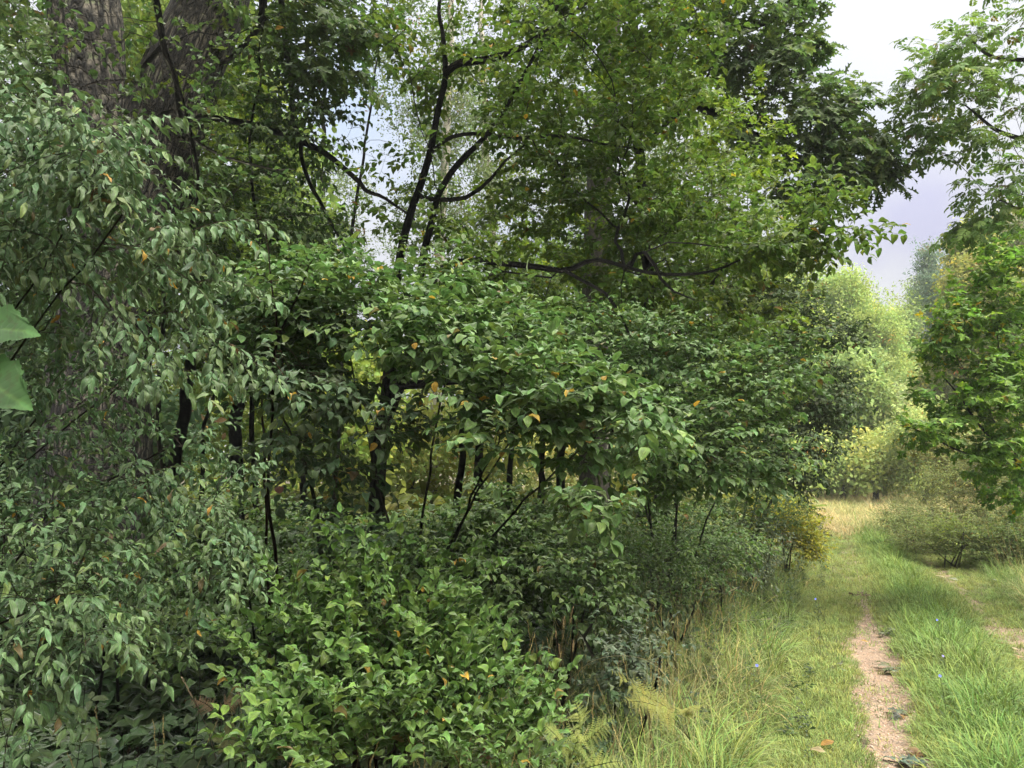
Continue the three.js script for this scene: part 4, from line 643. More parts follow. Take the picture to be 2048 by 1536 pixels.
// trees round the clearing
const farTrees = [
  // label, px, d, base width px, top py, colour, opts
  ['yellow green tree at the left side of the clearing, its top beside the shrub row', 1590, 40, 90, 585, [0.35, 0.46, 0.10], {}],
  ['pale green round topped tree on the far side of the clearing, left of the gap', 1655, 52, 70, 572, [0.34, 0.46, 0.12], {}],
  ['tallest pale green tree left of the notch in the far tree line', 1715, 50, 75, 560, [0.35, 0.46, 0.12], { leaf: LEAF.clumpLance }],
  ['lower pale tree standing in the notch of the far tree line', 1785, 56, 60, 640, [0.34, 0.45, 0.14], {}],
  ['bluish green conifer with a feathery top right of the notch', 1865, 58, 50, 505, [0.19, 0.28, 0.18], { leaf: LEAF.clumpLance }],
  ['second bluish conifer half hidden behind the gold tinted tree', 1925, 56, 50, 500, [0.20, 0.29, 0.18], { leaf: LEAF.clumpLance }],
  ['bright yellow green tree behind the right hand maple', 1960, 38, 90, 470, [0.32, 0.36, 0.08], { yellow: () => 0.12, yellowC: [0.5, 0.4, 0.06] }],
  ['greyish thin crowned tree at the right edge beyond the maple', 2050, 42, 80, 440, [0.36, 0.39, 0.2], { leaf: LEAF.clumpFine }],
  ['green tree with a dark slender trunk standing at the meadow edge', 1708, 36, 62, 700, [0.31, 0.42, 0.13], { r: 0.16, lean: 2, bare: 120 }],
  ['lime green bush tree left of the slender trunk', 1640, 38, 55, 760, [0.34, 0.43, 0.13], {}],
  ['dull olive bush right of the slender trunk', 1768, 36, 50, 780, [0.32, 0.36, 0.15], { leaf: LEAF.clumpLance }],
  ['tall pale tree filling the tree line just left of the conifers', 1825, 60, 50, 575, [0.34, 0.45, 0.13], { leaf: LEAF.clumpLance }],
  ['pale tree at the left end of the far tree line, topped by thin sprays', 1540, 50, 70, 560, [0.34, 0.45, 0.12], { leaf: LEAF.clumpLance }],
  ['light green bush at the meadow edge left of the slender trunk', 1625, 34, 40, 880, [0.40, 0.50, 0.14], {}],
  ['small pale bush at the foot of the slender trunk', 1685, 33.5, 30, 905, [0.38, 0.48, 0.16], {}],
  ['yellowish bush at the meadow edge right of the slender trunk', 1750, 32.5, 40, 885, [0.42, 0.48, 0.13], {}],
  ['pale brownish green bush on the right of the meadow', 1850, 30, 60, 830, [0.38, 0.46, 0.14], { leaf: LEAF.clumpLance }],
];
for (const [i, [label, px, d, rw, top, color, o]] of farTrees.entries()) {
  const bot = o.bare ? 940 - o.bare + 70 : 955, h = bot - top, n = Math.round(h * rw / 24);
  const cone = label.includes('conifer'), blobs = many(7, k => { const t = (k - 0.5) / 7, w = rw * (cone ? lerp(1.1, 0.18, t) : Math.sqrt(Math.max(0.1, 1 - Math.pow(t * 1.75 - 0.72, 2))) * 1.05); return [px + (hash(i, k, 3) - 0.5) * rw * 0.6, bot - h * t, d + (hash(i, k, 5) - 0.5) * 2, w * (0.55 + 0.75 * hash(i, k, 9)), h / 7 * 0.85, w * d / F, Math.round(n / 7 * (w / rw + 0.2))]; });
  blobs.push([px, top + h * 0.03, d, rw * 0.14, h * 0.045, rw * 0.1 * d / F, 5]);
  wallTree(label, px, d, blobs, color, 120 + i, { name: cone ? 'conifer_tree' : d < 37 && !o.bare && top > 740 ? 'bush' : 'broadleaf_tree', top: top + h * 0.3, r: o.r ?? 0.14, lean: o.lean ?? 3, leaf: o.leaf ?? LEAF.clump, size: d > 45 ? 1.0 : 0.8, shoots: 3, hue: 0.15, yellow: o.yellow, yellowC: o.yellowC, bark: M.darkBark });
}
for (const [i, [px, d, w, top, tone]] of [[1300, 44, 160, 640, 0], [1060, 40, 170, 600, 1], [820, 38, 170, 640, 0], [560, 36, 180, 620, 1], [300, 34, 190, 560, 0], [40, 34, 190, 560, 1], [2200, 36, 160, 420, 0]].entries())
  wallTree(['tree of the far wood edge behind the end of the shaded row', 'tree of the far wood edge seen behind the arching shrub', 'tree of the far wood edge glimpsed past the cherry trunk', 'tree of the far wood edge behind the reddish shoots', 'tree of the far wood edge behind the great oak', 'tree of the far wood edge behind the grey shrub', 'tree beyond the right edge of the meadow'][i], px, d, [[px, (top + 930) / 2, d, w, (930 - top) / 2, 4, 190], [px + 60, 880, d - 3, w, 70, 3, 90]], tone ? [0.24, 0.31, 0.08] : [0.20, 0.27, 0.07], 150 + i, { top: top + 120, size: 0.95, r: 0.18, shoots: 3 });

// ---------------------------------------------------------------- shrubs
function shrub(o) {                                                     // several stems from one root, then twigs to every blob
  const b = o.base, R = rng(o.seed * 7), stems = o.stems ?? o.blobs.slice(0, o.nStems ?? 4).map((q, i) => { const e = P(q[0], q[1], q[2]); const m = b.clone().lerp(e, 0.5).add(V((R() - 0.5) * 0.2, 0.12 + 0.25 * R(), (R() - 0.5) * 0.2)); return { name: 'stem', wob: 0.01, own: true, pts: [b.clone().add(V((R() - 0.5) * 0.25, 0, (R() - 0.5) * 0.25)), m, e], r: [o.stemR ?? 0.012, (o.stemR ?? 0.012) * 0.7, 0.003] }; });
  return plant({ name: 'shrub', category: 'shrub', bf: 0.3, step: 0.06, gstep: 0.08, limbR: 0.0045, maxLimbs: 30, tipR: 0.0011, clear: 0.9, bark: M.brownTwig, ...o, stems });
}
shrub({ seed: 201, dense: 0.5, label: 'shrub with hanging grey green narrow leaves filling the upper left, nearest the camera', base: at(-700, 2.4), color: C.olive, mat: 'waxy', leaf: LEAF.lance, size: 0.054, gap: 0.02, shootLen: 0.2, shoots: 3, sag: 0.7, droop: 0.8, opposite: false, lift: -0.1, single: 290, flat: 0.6, tilt: 1, arch: 0.25, yellow: () => 0.008, yellowC: [0.55, 0.33, 0.04], nStems: 3, stemR: 0.005, clear: 1.5,
  blobs: [[70, 290, 2.2, 130, 80, 0.3, 46], [200, 330, 2.1, 90, 70, 0.25, 34], [260, 400, 2.1, 70, 50, 0.2, 22], [60, 470, 2.3, 130, 110, 0.3, 54], [220, 500, 2.2, 130, 50, 0.2, 26], [390, 480, 2.2, 55, 18, 0.12, 7], [110, 620, 2.3, 110, 60, 0.25, 22], [370, 560, 2.2, 50, 40, 0.12, 8], [250, 640, 2.15, 50, 30, 0.15, 7], [400, 660, 2.2, 40, 35, 0.1, 7], [-120, 400, 2.3, 120, 300, 0.3, 40], [30, 180, 2.4, 70, 40, 0.2, 8]] });
shrub({ seed: 202, dense: 0.5, label: 'grey green narrow leaved shrub in the left middle, under the hanging one', base: at(-600, 2.8), color: [0.13, 0.245, 0.095], mat: 'waxy', leaf: LEAF.lance, size: 0.054, gap: 0.02, shootLen: 0.18, shoots: 3, sag: 0.5, droop: 0.65, single: 290, flat: 0.8, tilt: 0.9, arch: 0.25, yellow: () => 0.007, yellowC: [0.55, 0.33, 0.04], nStems: 4, stemR: 0.005,
  blobs: [[120, 780, 2.6, 160, 90, 0.3, 50], [270, 740, 2.6, 100, 50, 0.2, 18], [90, 930, 2.7, 160, 80, 0.3, 45], [330, 900, 2.7, 90, 50, 0.25, 14], [280, 1000, 2.6, 140, 50, 0.25, 26], [400, 1010, 2.6, 90, 60, 0.2, 20], [440, 1120, 2.5, 50, 60, 0.15, 10], [310, 1130, 2.5, 40, 70, 0.15, 9]] });
shrub({ seed: 203, dense: 0.52, label: 'grey green shrub reaching down along the lower left edge', base: at(-420, 2.2), color: [0.13, 0.245, 0.095], mat: 'waxy', leaf: LEAF.lance, size: 0.054, gap: 0.02, shootLen: 0.18, shoots: 3, sag: 0.5, droop: 0.6, single: 290, flat: 0.8, tilt: 0.9, arch: 0.2, yellow: () => 0.009, yellowC: [0.55, 0.33, 0.04], nStems: 3, stemR: 0.005,
  blobs: [[60, 1080, 2.1, 120, 90, 0.25, 42], [110, 1190, 2.0, 90, 60, 0.2, 26], [40, 1260, 2.0, 80, 80, 0.2, 26], [170, 1300, 2.0, 60, 30, 0.15, 10], [30, 1400, 2.0, 40, 40, 0.15, 8], [-100, 1150, 2.1, 80, 200, 0.2, 20]] });
shrub({ seed: 204, dense: 0.85, label: 'arching shrub with broad glossy leaves sweeping across the middle of the picture', base: at(850, 6), color: C.dogwood, mat: 'glossy', leaf: LEAF.broad, size: 0.068, gap: 0.024, shootLen: 0.14, shoots: 3, sag: 0.15, droop: 0.35, single: 300, flat: 1.2, tilt: 0.7, bark: M.darkBark, yellow: () => 0.012, nStems: 5, stemR: 0.012, step: 0.08,
  blobs: [[680, 620, 3.7, 150, 80, 0.4, 66], [900, 690, 3.5, 170, 90, 0.4, 90], [1080, 790, 3.2, 160, 70, 0.35, 75], [1000, 870, 3.0, 70, 45, 0.2, 16], [1200, 860, 3.3, 140, 80, 0.35, 55], [560, 680, 3.7, 120, 90, 0.4, 50], [1190, 1000, 3.0, 60, 25, 0.15, 9], [620, 560, 4, 100, 60, 0.4, 30], [860, 590, 4, 130, 60, 0.4, 45], [1030, 680, 3.9, 130, 70, 0.4, 50]] });
shrub({ seed: 205, dense: 0.88, label: 'second arching shrub with smaller leaves, right of centre in front of the shaded trunks', base: at(1330, 8), color: [0.14, 0.265, 0.075], mat: 'glossy', leaf: LEAF.broad, size: 0.065, gap: 0.026, shootLen: 0.15, shoots: 3, sag: 0.2, droop: 0.35, single: 300, flat: 1.2, tilt: 0.7, bark: M.darkBark, yellow: () => 0.006, nStems: 5, stemR: 0.012, step: 0.1,
  blobs: [[1280, 720, 5.2, 190, 90, 0.6, 100], [1420, 790, 5, 150, 110, 0.6, 110], [1330, 870, 4.7, 170, 90, 0.5, 90], [1480, 900, 5, 110, 80, 0.5, 65], [1180, 700, 5.4, 150, 80, 0.5, 60], [1550, 740, 5.3, 70, 90, 0.5, 45], [1360, 950, 4.7, 100, 30, 0.3, 20]] });
shrub({ seed: 206, dense: 0.8, label: 'rounded shrub with fine dark leaves at the far end of the shrub row', base: at(1470, 10.8), color: [0.10, 0.165, 0.06], mat: 'glossy', leaf: LEAF.ovate, size: 0.075, gap: 0.04, shootLen: 0.2, shoots: 4, droop: 0.3, single: 240, bark: M.darkBark, nStems: 6, stemR: 0.013, step: 0.14, gstep: 0.14, yellow: () => 0.006,
  blobs: [[1560, 620, 8.4, 80, 60, 0.5, 45], [1640, 660, 8.3, 60, 40, 0.4, 26], [1560, 760, 8.4, 90, 90, 0.6, 90], [1650, 800, 8.3, 45, 70, 0.4, 40], [1600, 890, 8.3, 80, 70, 0.5, 65], [1690, 680, 8.2, 35, 20, 0.3, 9], [1560, 950, 8.4, 90, 30, 0.5, 25], [1500, 840, 8.6, 70, 100, 0.5, 45]] });
shrub({ seed: 207, dense: 0.66, label: 'vivid green bush with upright glossy leaves in the bottom centre foreground', base: at(760, 2.95), color: C.front, mat: 'glossy', leaf: LEAF.ovate, size: 0.058, gap: 0.022, shootLen: 0.2, shoots: 2, sag: -0.15, droop: -0.05, lift: 0.8, single: 300, flat: 0.9, tilt: 1.1, mess: 0.5, bark: M.redTwig, yellow: () => 0.006, nStems: 8, stemR: 0.009,
  blobs: [[640, 1380, 2.9, 90, 70, 0.25, 40], [770, 1350, 2.9, 110, 60, 0.25, 44], [880, 1370, 2.85, 100, 60, 0.25, 40], [770, 1450, 2.75, 170, 70, 0.28, 90], [960, 1450, 2.8, 120, 60, 0.25, 46], [620, 1290, 3.0, 50, 60, 0.2, 16], [720, 1270, 2.95, 50, 60, 0.18, 18], [800, 1220, 3.0, 40, 60, 0.15, 14], [880, 1270, 2.9, 60, 40, 0.15, 14], [520, 1325, 2.95, 50, 20, 0.1, 7], [910, 1210, 2.95, 35, 18, 0.1, 5], [970, 1370, 2.8, 50, 25, 0.12, 9], [1040, 1480, 2.85, 50, 25, 0.15, 9], [590, 1210, 3, 12, 60, 0.05, 5], [745, 1180, 3, 12, 70, 0.05, 6], [860, 1190, 2.95, 12, 60, 0.05, 5], [930, 1290, 2.9, 30, 14, 0.08, 4], [480, 1390, 2.9, 30, 14, 0.1, 4], [640, 1500, 2.6, 130, 50, 0.2, 42], [930, 1520, 2.6, 130, 40, 0.2, 30], [700, 1180, 3.1, 26, 50, 0.1, 6], [1060, 1420, 2.85, 30, 20, 0.1, 5]] });
shrub({ seed: 208, label: 'leafy young tree with tall reddish shoots between the grey shrub and the arching shrub', base: at(630, 3.6), color: [0.095, 0.175, 0.07], mat: 'glossy', leaf: LEAF.ovate, size: 0.07, gap: 0.03, shootLen: 0.15, shoots: 3, droop: 0.2, single: 240, bark: M.redTwig, yellow: () => 0.01,
  stems: [{ name: 'stem', mat: M.greyBark, wob: 0.012, pts: [[655, 1300, 3.6], [650, 1150, 3.6], [635, 1060, 3.6], [620, 960, 3.6], [590, 890, 3.6], [565, 835, 3.55]], r: [0.013, 0.012, 0.011, 0.009, 0.006, 0.004] }, { name: 'stem', own: true, wob: 0.008, pts: [[575, 1330, 3.5], [560, 1180, 3.5], [545, 1080, 3.5], [535, 960, 3.5], [545, 800, 3.4], [555, 690, 3.4], [590, 600, 3.4], [625, 520, 3.4]], r: [0.009, 0.008, 0.008, 0.007, 0.006, 0.006, 0.004, 0.002] }, { name: 'stem', own: true, wob: 0.01, pts: [[560, 690, 3.4], [545, 600, 3.4], [535, 500, 3.5], [520, 430, 3.5]], r: [0.005, 0.004, 0.003, 0.0015] }, { name: 'stem', own: true, wob: 0.008, pts: [[540, 1330, 4], [530, 1000, 4], [526, 850, 4], [528, 700, 4]], r: [0.008, 0.007, 0.006, 0.003] }, { name: 'stem', own: true, wob: 0.008, pts: [[650, 1290, 4.2], [668, 1000, 4.2], [672, 850, 4.2], [690, 780, 4.2]], r: [0.008, 0.007, 0.006, 0.003] }],
  blobs: [[560, 750, 3.5, 110, 45, 0.3, 22], [660, 790, 3.4, 90, 40, 0.3, 16], [820, 855, 3.3, 80, 25, 0.2, 11], [590, 900, 3.6, 100, 50, 0.35, 16], [690, 940, 3.5, 60, 30, 0.3, 6], [670, 1040, 3.5, 60, 35, 0.25, 9], [600, 620, 3.5, 60, 70, 0.2, 12], [500, 650, 3.6, 90, 60, 0.3, 18], [720, 1090, 3.4, 60, 30, 0.2, 8]] });
const under = [
  ['dark bush in the shade below the arching shrub, right of the cherry trunk', 960, 4.9, [[900, 1080, 4.9, 120, 70, 0.5, 60], [1020, 1050, 5, 110, 60, 0.5, 50], [930, 1160, 4.7, 120, 60, 0.4, 45]], 'ovate', 0.075],
  ['dark bush with narrow leaves beside the dry stalks', 1120, 4.6, [[1120, 1130, 4.6, 110, 70, 0.4, 50], [1040, 1190, 4.4, 90, 50, 0.3, 30], [1180, 1200, 4.5, 80, 50, 0.3, 25]], 'ovate', 0.065],
  ['low dense bush at the wood edge where the verge begins', 1300, 6.4, [[1280, 1110, 6.4, 140, 50, 0.6, 75], [1400, 1100, 6.6, 100, 45, 0.5, 45], [1230, 1180, 6, 100, 35, 0.4, 30]], 'lance', 0.07],
  ['low silvery leaved bush along the verge beyond the ferns', 1430, 7.6, [[1430, 1120, 7.6, 110, 40, 0.5, 55], [1510, 1080, 8, 60, 45, 0.4, 30]], 'lance', 0.06],
  ['dark bush filling the shade left of the cherry trunk', 520, 5.2, [[500, 1060, 5.2, 130, 90, 0.5, 70], [400, 1150, 5, 130, 80, 0.5, 60], [620, 1120, 5, 110, 70, 0.5, 50]], 'ovate', 0.07],
  ['shaded bush at knee height under the left shrubs', 260, 4.6, [[250, 1180, 4.6, 140, 80, 0.4, 60], [120, 1120, 4.8, 140, 90, 0.4, 50], [340, 1270, 4.2, 110, 50, 0.3, 35]], 'ovate', 0.065],
  ['shaded bush around the foot of the cherry tree', 740, 5.4, [[700, 1160, 5.4, 120, 50, 0.5, 40], [820, 1160, 5.2, 110, 50, 0.4, 38], [790, 1090, 5.8, 90, 25, 0.4, 16]], 'ovate', 0.075],
  ['small bush with greyish leaves behind the broken stick', 1260, 4.1, [[1250, 1290, 4.1, 50, 40, 0.2, 16], [1290, 1330, 4, 45, 35, 0.2, 12], [1230, 1350, 4, 60, 30, 0.2, 10]], 'ovate', 0.055],
  ['dark weedy bush under the second arching shrub at the wood edge', 1380, 7.4, [[1370, 1050, 7.4, 110, 60, 0.5, 60], [1290, 1060, 7.6, 90, 50, 0.5, 40], [1450, 1090, 7.2, 80, 40, 0.4, 30]], 'ovate', 0.065],
  ['dense fine leaved bush under the rounded shrub, left of the golden one', 1500, 9.4, [[1490, 1040, 9.4, 80, 55, 0.5, 70], [1560, 1020, 9.6, 60, 40, 0.4, 36], [1430, 1050, 9.6, 70, 45, 0.4, 40]], 'lance', 0.065],
  ['tall shaded bush between the forked trunk and the row of trunks', 1080, 7.2, [[1070, 1060, 7.2, 120, 60, 0.5, 60], [1180, 1080, 7, 100, 50, 0.5, 45], [960, 1060, 7.4, 80, 40, 0.4, 25]], 'ovate', 0.07],
  ['fine leaved weedy bush spilling onto the verge right of the dry stalks', 1330, 5.6, [[1300, 1200, 5.6, 90, 40, 0.4, 36], [1390, 1170, 6, 70, 30, 0.4, 24], [1220, 1230, 5.2, 70, 30, 0.3, 20]], 'lance', 0.055],
];
under.forEach(([label, px, d, blobs, kind, size], i) => shrub({ seed: 220 + i, label, base: at(px, d), blobs, color: i === 3 ? [0.15, 0.21, 0.12] : i === 7 ? [0.14, 0.21, 0.12] : [0.13, 0.235, 0.06], mat: i === 3 ? 'waxy' : 'soft', leaf: LEAF[kind], size, gap: 0.034, shootLen: 0.18, shoots: 3, droop: 0.25, single: 120, nStems: 3, stemR: 0.01, step: 0.1, gstep: 0.12, bark: M.darkBark }));
plant({ name: 'understory_tree', label: 'thin twiggy half bare tree in front of the great oak at the upper left', category: 'tree', seed: 209, base: at(300, 5.2), bark: M.darkBark,
  stems: [{ name: 'trunk', wob: 0.02, pts: [[300, 1300, 5.2], [330, 1000, 5.2], [318, 760, 5.2], [335, 560, 5.2], [395, 400, 5.2], [378, 260, 5.2], [330, 100, 5.2], [300, -80, 5.2]], r: [0.02, 0.018, 0.016, 0.014, 0.012, 0.01, 0.007, 0.003] }],
  blobs: [[170, 80, 5.2, 170, 110, 0.5, 70], [330, 190, 5.2, 130, 110, 0.5, 60], [430, 330, 5.2, 110, 90, 0.5, 46], [300, 400, 5.2, 90, 90, 0.4, 32], [60, 180, 5.2, 70, 70, 0.4, 30], [420, 90, 5.3, 110, 80, 0.5, 40]],
  bf: 0.3, gstep: 0.12, leaf: LEAF.ovate, size: 0.07, gap: 0.04, shootLen: 0.2, shoots: 2, bareTips: 0.72, color: [0.095, 0.17, 0.05], mat: 'soft', single: 200, droop: 0.4, limbR: 0.006 });
plant({ name: 'understory_tree', label: 'slender tree with dark drooping leaves between the great oak and the sky opening', category: 'tree', seed: 210, base: at(520, 7), bark: M.darkBark,
  stems: [{ name: 'trunk', wob: 0.03, pts: [[520, 1290, 7], [505, 950, 7], [500, 720, 7], [515, 520, 7], [500, 330, 7], [520, 150, 7], [530, -60, 7]], r: [0.03, 0.026, 0.022, 0.018, 0.014, 0.01, 0.004] }],
  blobs: [[540, 200, 7, 90, 90, 0.5, 36], [590, 300, 7, 90, 80, 0.5, 32], [500, 400, 7, 110, 100, 0.5, 50], [590, 470, 7, 110, 70, 0.5, 40], [430, 520, 7, 90, 70, 0.5, 32], [480, 640, 7, 120, 70, 0.5, 40], [620, 170, 6.9, 40, 40, 0.3, 8], [660, 240, 6.9, 50, 25, 0.3, 7]],
  bf: 0.3, gstep: 0.14, leaf: LEAF.ovate, size: 0.085, gap: 0.038, shootLen: 0.2, shoots: 3, color: [0.10, 0.19, 0.045], mat: 'soft', single: 220, droop: 0.7, limbR: 0.006 });
const brights = [
  ['golden yellow weedy bush where the shrub row ends by the track', 1575, 10.8, [[1595, 1065, 10.8, 42, 36, 0.35, 80], [1545, 1030, 11, 50, 28, 0.35, 50], [1610, 1100, 10.6, 25, 18, 0.2, 20]], [0.60, 0.62, 0.06], 0.06],
  ['bright green weedy bush behind the golden one', 1530, 14.5, [[1540, 1000, 14.5, 60, 40, 0.5, 60], [1480, 1030, 14, 60, 30, 0.4, 40]], [0.19, 0.28, 0.06], 0.07],
  ['dull green twiggy bush on the right of the track where it bends', 1910, 15, [[1900, 985, 15, 60, 55, 0.7, 110], [1990, 950, 15, 90, 80, 0.8, 190], [1900, 1040, 14.4, 60, 26, 0.5, 70], [1990, 1030, 14.4, 80, 40, 0.5, 90]], [0.31, 0.37, 0.12], 0.075],
  ['tall lime green herb clump in front of the dull twiggy bush', 1905, 12.5, [[1905, 1068, 12.5, 30, 26, 0.3, 40], [1945, 1085, 12.3, 40, 16, 0.3, 25]], [0.26, 0.36, 0.06], 0.07],
  ['green bush at the right edge under the maple', 2030, 12, [[2010, 1085, 12, 60, 35, 0.5, 80], [2080, 1010, 12, 60, 70, 0.5, 60]], [0.2, 0.3, 0.07], 0.07],
  ['low green verge weeds right of the track', 1820, 14, [[1825, 1058, 14, 45, 24, 0.4, 90], [1795, 1035, 15.5, 35, 24, 0.4, 70]], [0.27, 0.36, 0.1], 0.06],
  ['tangled brush with yellowing leaves behind the dull twiggy bush at right', 1930, 18, [[1890, 900, 18, 70, 60, 1, 100], [1960, 880, 18, 90, 80, 1, 130], [2050, 920, 18, 80, 90, 1, 110]], [0.38, 0.40, 0.12], 0.09],
  ['grassy weeds with small leaves at the foot of the dull twiggy bush', 1880, 12.8, [[1850, 1085, 13, 60, 24, 0.5, 90], [1970, 1095, 12.4, 90, 28, 0.6, 120], [1910, 1070, 13.2, 60, 20, 0.4, 50]], [0.26, 0.34, 0.09], 0.06],
];
brights.forEach(([label, px, d, blobs, color, size], i) => shrub({ seed: 240 + i, label, base: at(px, d), blobs, color, mat: 'soft', leaf: i === 2 ? LEAF.lance : i % 2 ? LEAF.lance : LEAF.ovate, size, gap: 0.05, shootLen: 0.24, shoots: 4, droop: 0.2, lift: 0.3, single: 0, nStems: 3, stemR: 0.012, step: 0.2, gstep: 0.2, bark: M.brownTwig, vary: 0.35, tipR: 0.0013 }));
// ---------------------------------------------------------------- small single things
const onG = (px, py, dy = 0) => { const g = G(px, py); g.y = groundY(g.x, g.z) + dy; return g; };
function single(parent, name, g, mat, p, dir, nrm, s, label) { const m = part(name, g, mat, parent, undefined, label); frame(p.clone().sub(parent.position), dir, nrm, s, tmpM); tmpM.decompose(m.position, m.quaternion, m.scale); return m; }
// wild grape reaching in at the left edge, close to the camera
{
  const T = thing('grape_vine', 'broad pale green vine leaves reaching in at the left edge, close to the camera', 'vine', P(-120, 1000, 1.25));
  const pts = [P(-120, 1000, 1.25), P(-110, 850, 1.2), P(-70, 720, 1.15), P(-90, 560, 1.15), P(-160, 420, 1.2)]; part('stem', tube(new THREE.CatmullRomCurve3(pts).getPoints(20), Array(21).fill(0.0022), T.position), M.brownTwig, T);
  const green = tinted('soft', rgb(0.06, 0.15, 0.035));
  const spl = new THREE.CatmullRomCurve3(grapeHalf.map(([x, y]) => V(x, y, 0)), false, 'centripetal').getPoints(56).map((q, k) => [q.x > 0.02 ? q.x + (k % 2 ? 0.008 : -0.008) : q.x, q.y]); spl[0][0] = 0; spl[56][0] = 0;
  const leafBig = many(2, s => lobedLeaf(spl, { seed: s * 97, curl: 0.9, stalk: 0.12, fold: 0.3, wave: 0.035 }));
  const way = new THREE.CatmullRomCurve3(pts);
  for (const [i, [px, py, d, dx, dy, s]] of [[-52, 668, 1.12, 1, 0.2, 0.088], [-66, 752, 1.1, 1, -0.3, 0.095], [-70, 860, 1.2, 0.8, -0.9, 0.075], [-100, 610, 1.2, 0.6, 0.8, 0.085]].entries()) {
    const p = P(px, py, d); let near = way.getPoint(0), nd = 9; for (let k = 0; k <= 40; k++) { const q = way.getPoint(k / 40), e = q.distanceTo(p); if (e < nd) { nd = e; near = q; } }
    part('leaf_stalk', tube([near, near.clone().lerp(p, 0.5).add(V(0, 0.01, 0)), p], [0.0014, 0.0012, 0.001], T.position), M.brownTwig, T);
    single(T, 'leaf', leafBig[i % 2], green, p, V(dx, dy, 0.15), V(-0.2 + 0.15 * i, 0.6, 0.8), s);
  }
}
// ferns: fronds of paired pinnae
const pinnaGeo = many(3, s => { const R = rng(s * 101), L = []; const n = 9; for (let i = 0; i < n; i++) for (const q of [-1, 1]) { const t = i / n; L.push([lite, V(0, 0.04 + t * 0.93, -0.08 * t * t), V(q, 0.55, -0.15), V(0, 0.1, 1), 0.14 * (1 - t * 0.85) * (0.9 + 0.2 * R()) + 0.025]); } L.push([lite, V(0, 0, 0), V(0, 1, -0.05), V(0, 0, 1), 0.3]); return mergeGeometries([spray(L), geo([-0.012, 0, 0.003, 0.012, 0, 0.003, 0, 1, -0.08], [0, 1, 2], [0, 0, 0, 0, 0, 0])]); });
function fern(label, fronds, color, mat = 'soft') {
  const R = rng(fronds[0][0][0] | 0), T = thing('fern', label, 'fern', (() => { const q = P(...fronds[0][0]); return V(q.x, groundY(q.x, q.z), q.z); })());
  for (const f of fronds) {
    const c = new THREE.CatmullRomCurve3(f.map(q => P(...q))), L = c.getLength(), n = 14, F = part('frond', tube(c.getPoints(14), Array.from({ length: 15 }, (_, i) => lerp(0.0022, 0.0006, i / 14)), T.position), tinted(mat, rgb(color[0] * 0.9, color[1] * 0.85, color[2])), T);
    for (let i = 0; i < n; i++) for (const q of [-1, 1]) {
      if (i > 1 && R() < 0.1) continue;
      const t = 0.3 + 0.68 * i / (n - 1), p = c.getPoint(t), tan = c.getTangent(t), nrm = V(0.1, 0.8, 0.55), side = tan.clone().cross(nrm).normalize(), d = side.multiplyScalar(q).addScaledVector(tan, 0.45); d.y -= 0.35 * R(); d.z += 0.3 * (R() - 0.5);
      const m = part('pinna', pinnaGeo[(R() * 3) | 0], tinted(mat, vary(R, color, 0.14, 0.1)), F); frame(p.clone().sub(T.position), d, nrm, L * 0.24 * Math.pow(1 - (t - 0.3) / 0.7, 0.75) * Math.min(1, 0.55 + i * 0.22) * (0.75 + 0.4 * R()) + 0.008, tmpM); tmpM.decompose(m.position, m.quaternion, m.scale);
    }
  }
}
const fernC = [0.40, 0.50, 0.11], fernY = [0.40, 0.43, 0.085];
fern('yellow green fern with feathery fronds where the vivid bush meets the grass', [[[1120, 1570, 2.54], [1148, 1500, 2.5], [1158, 1440, 2.44], [1150, 1400, 2.44]], [[1120, 1570, 2.54], [1160, 1500, 2.5], [1200, 1460, 2.46], [1228, 1436, 2.44]], [[1110, 1580, 2.54], [1165, 1540, 2.46], [1215, 1526, 2.44], [1250, 1522, 2.44]], [[1120, 1570, 2.54], [1140, 1520, 2.5], [1110, 1470, 2.44], [1090, 1450, 2.44]]], fernC);
fern('arching yellow fern on the verge, pointing toward the track', [[[1380, 1480, 3.4], [1340, 1420, 3.3], [1280, 1385, 3.25], [1222, 1342, 3.2]], [[1380, 1480, 3.4], [1335, 1425, 3.3], [1290, 1405, 3.2], [1250, 1402, 3.15]], [[1380, 1480, 3.4], [1370, 1430, 3.3], [1380, 1415, 3.25], [1400, 1420, 3.2]]], fernY);
fern('small bright fern at the bottom edge left of the larger ferns', [[[930, 1600, 2.8], [940, 1550, 2.75], [915, 1525, 2.7], [893, 1520, 2.7]], [[930, 1600, 2.8], [970, 1555, 2.75], [1005, 1520, 2.7], [1018, 1500, 2.7]], [[960, 1600, 2.8], [1005, 1550, 2.75], [1035, 1510, 2.7], [1040, 1495, 2.7]]], [0.26, 0.36, 0.08]);
fern('small fern among grass half way up the verge', [[[1390, 1350, 5], [1370, 1310, 5], [1330, 1275, 5], [1295, 1262, 5]], [[1390, 1350, 5], [1420, 1315, 5], [1400, 1290, 5]]], [0.30, 0.36, 0.09]);
fern('pale fern frond leaning out of the dark verge bush', [[[1480, 1165, 7], [1470, 1145, 7], [1450, 1120, 7], [1432, 1100, 7]]], [0.40, 0.42, 0.14]);
fern('withered brown fern in the shade at the lower left', [[[440, 1470, 3.4], [450, 1415, 3.4], [480, 1395, 3.4], [520, 1390, 3.4]], [[440, 1470, 3.4], [425, 1420, 3.4], [400, 1402, 3.4], [370, 1400, 3.4]]], [0.34, 0.23, 0.12]);
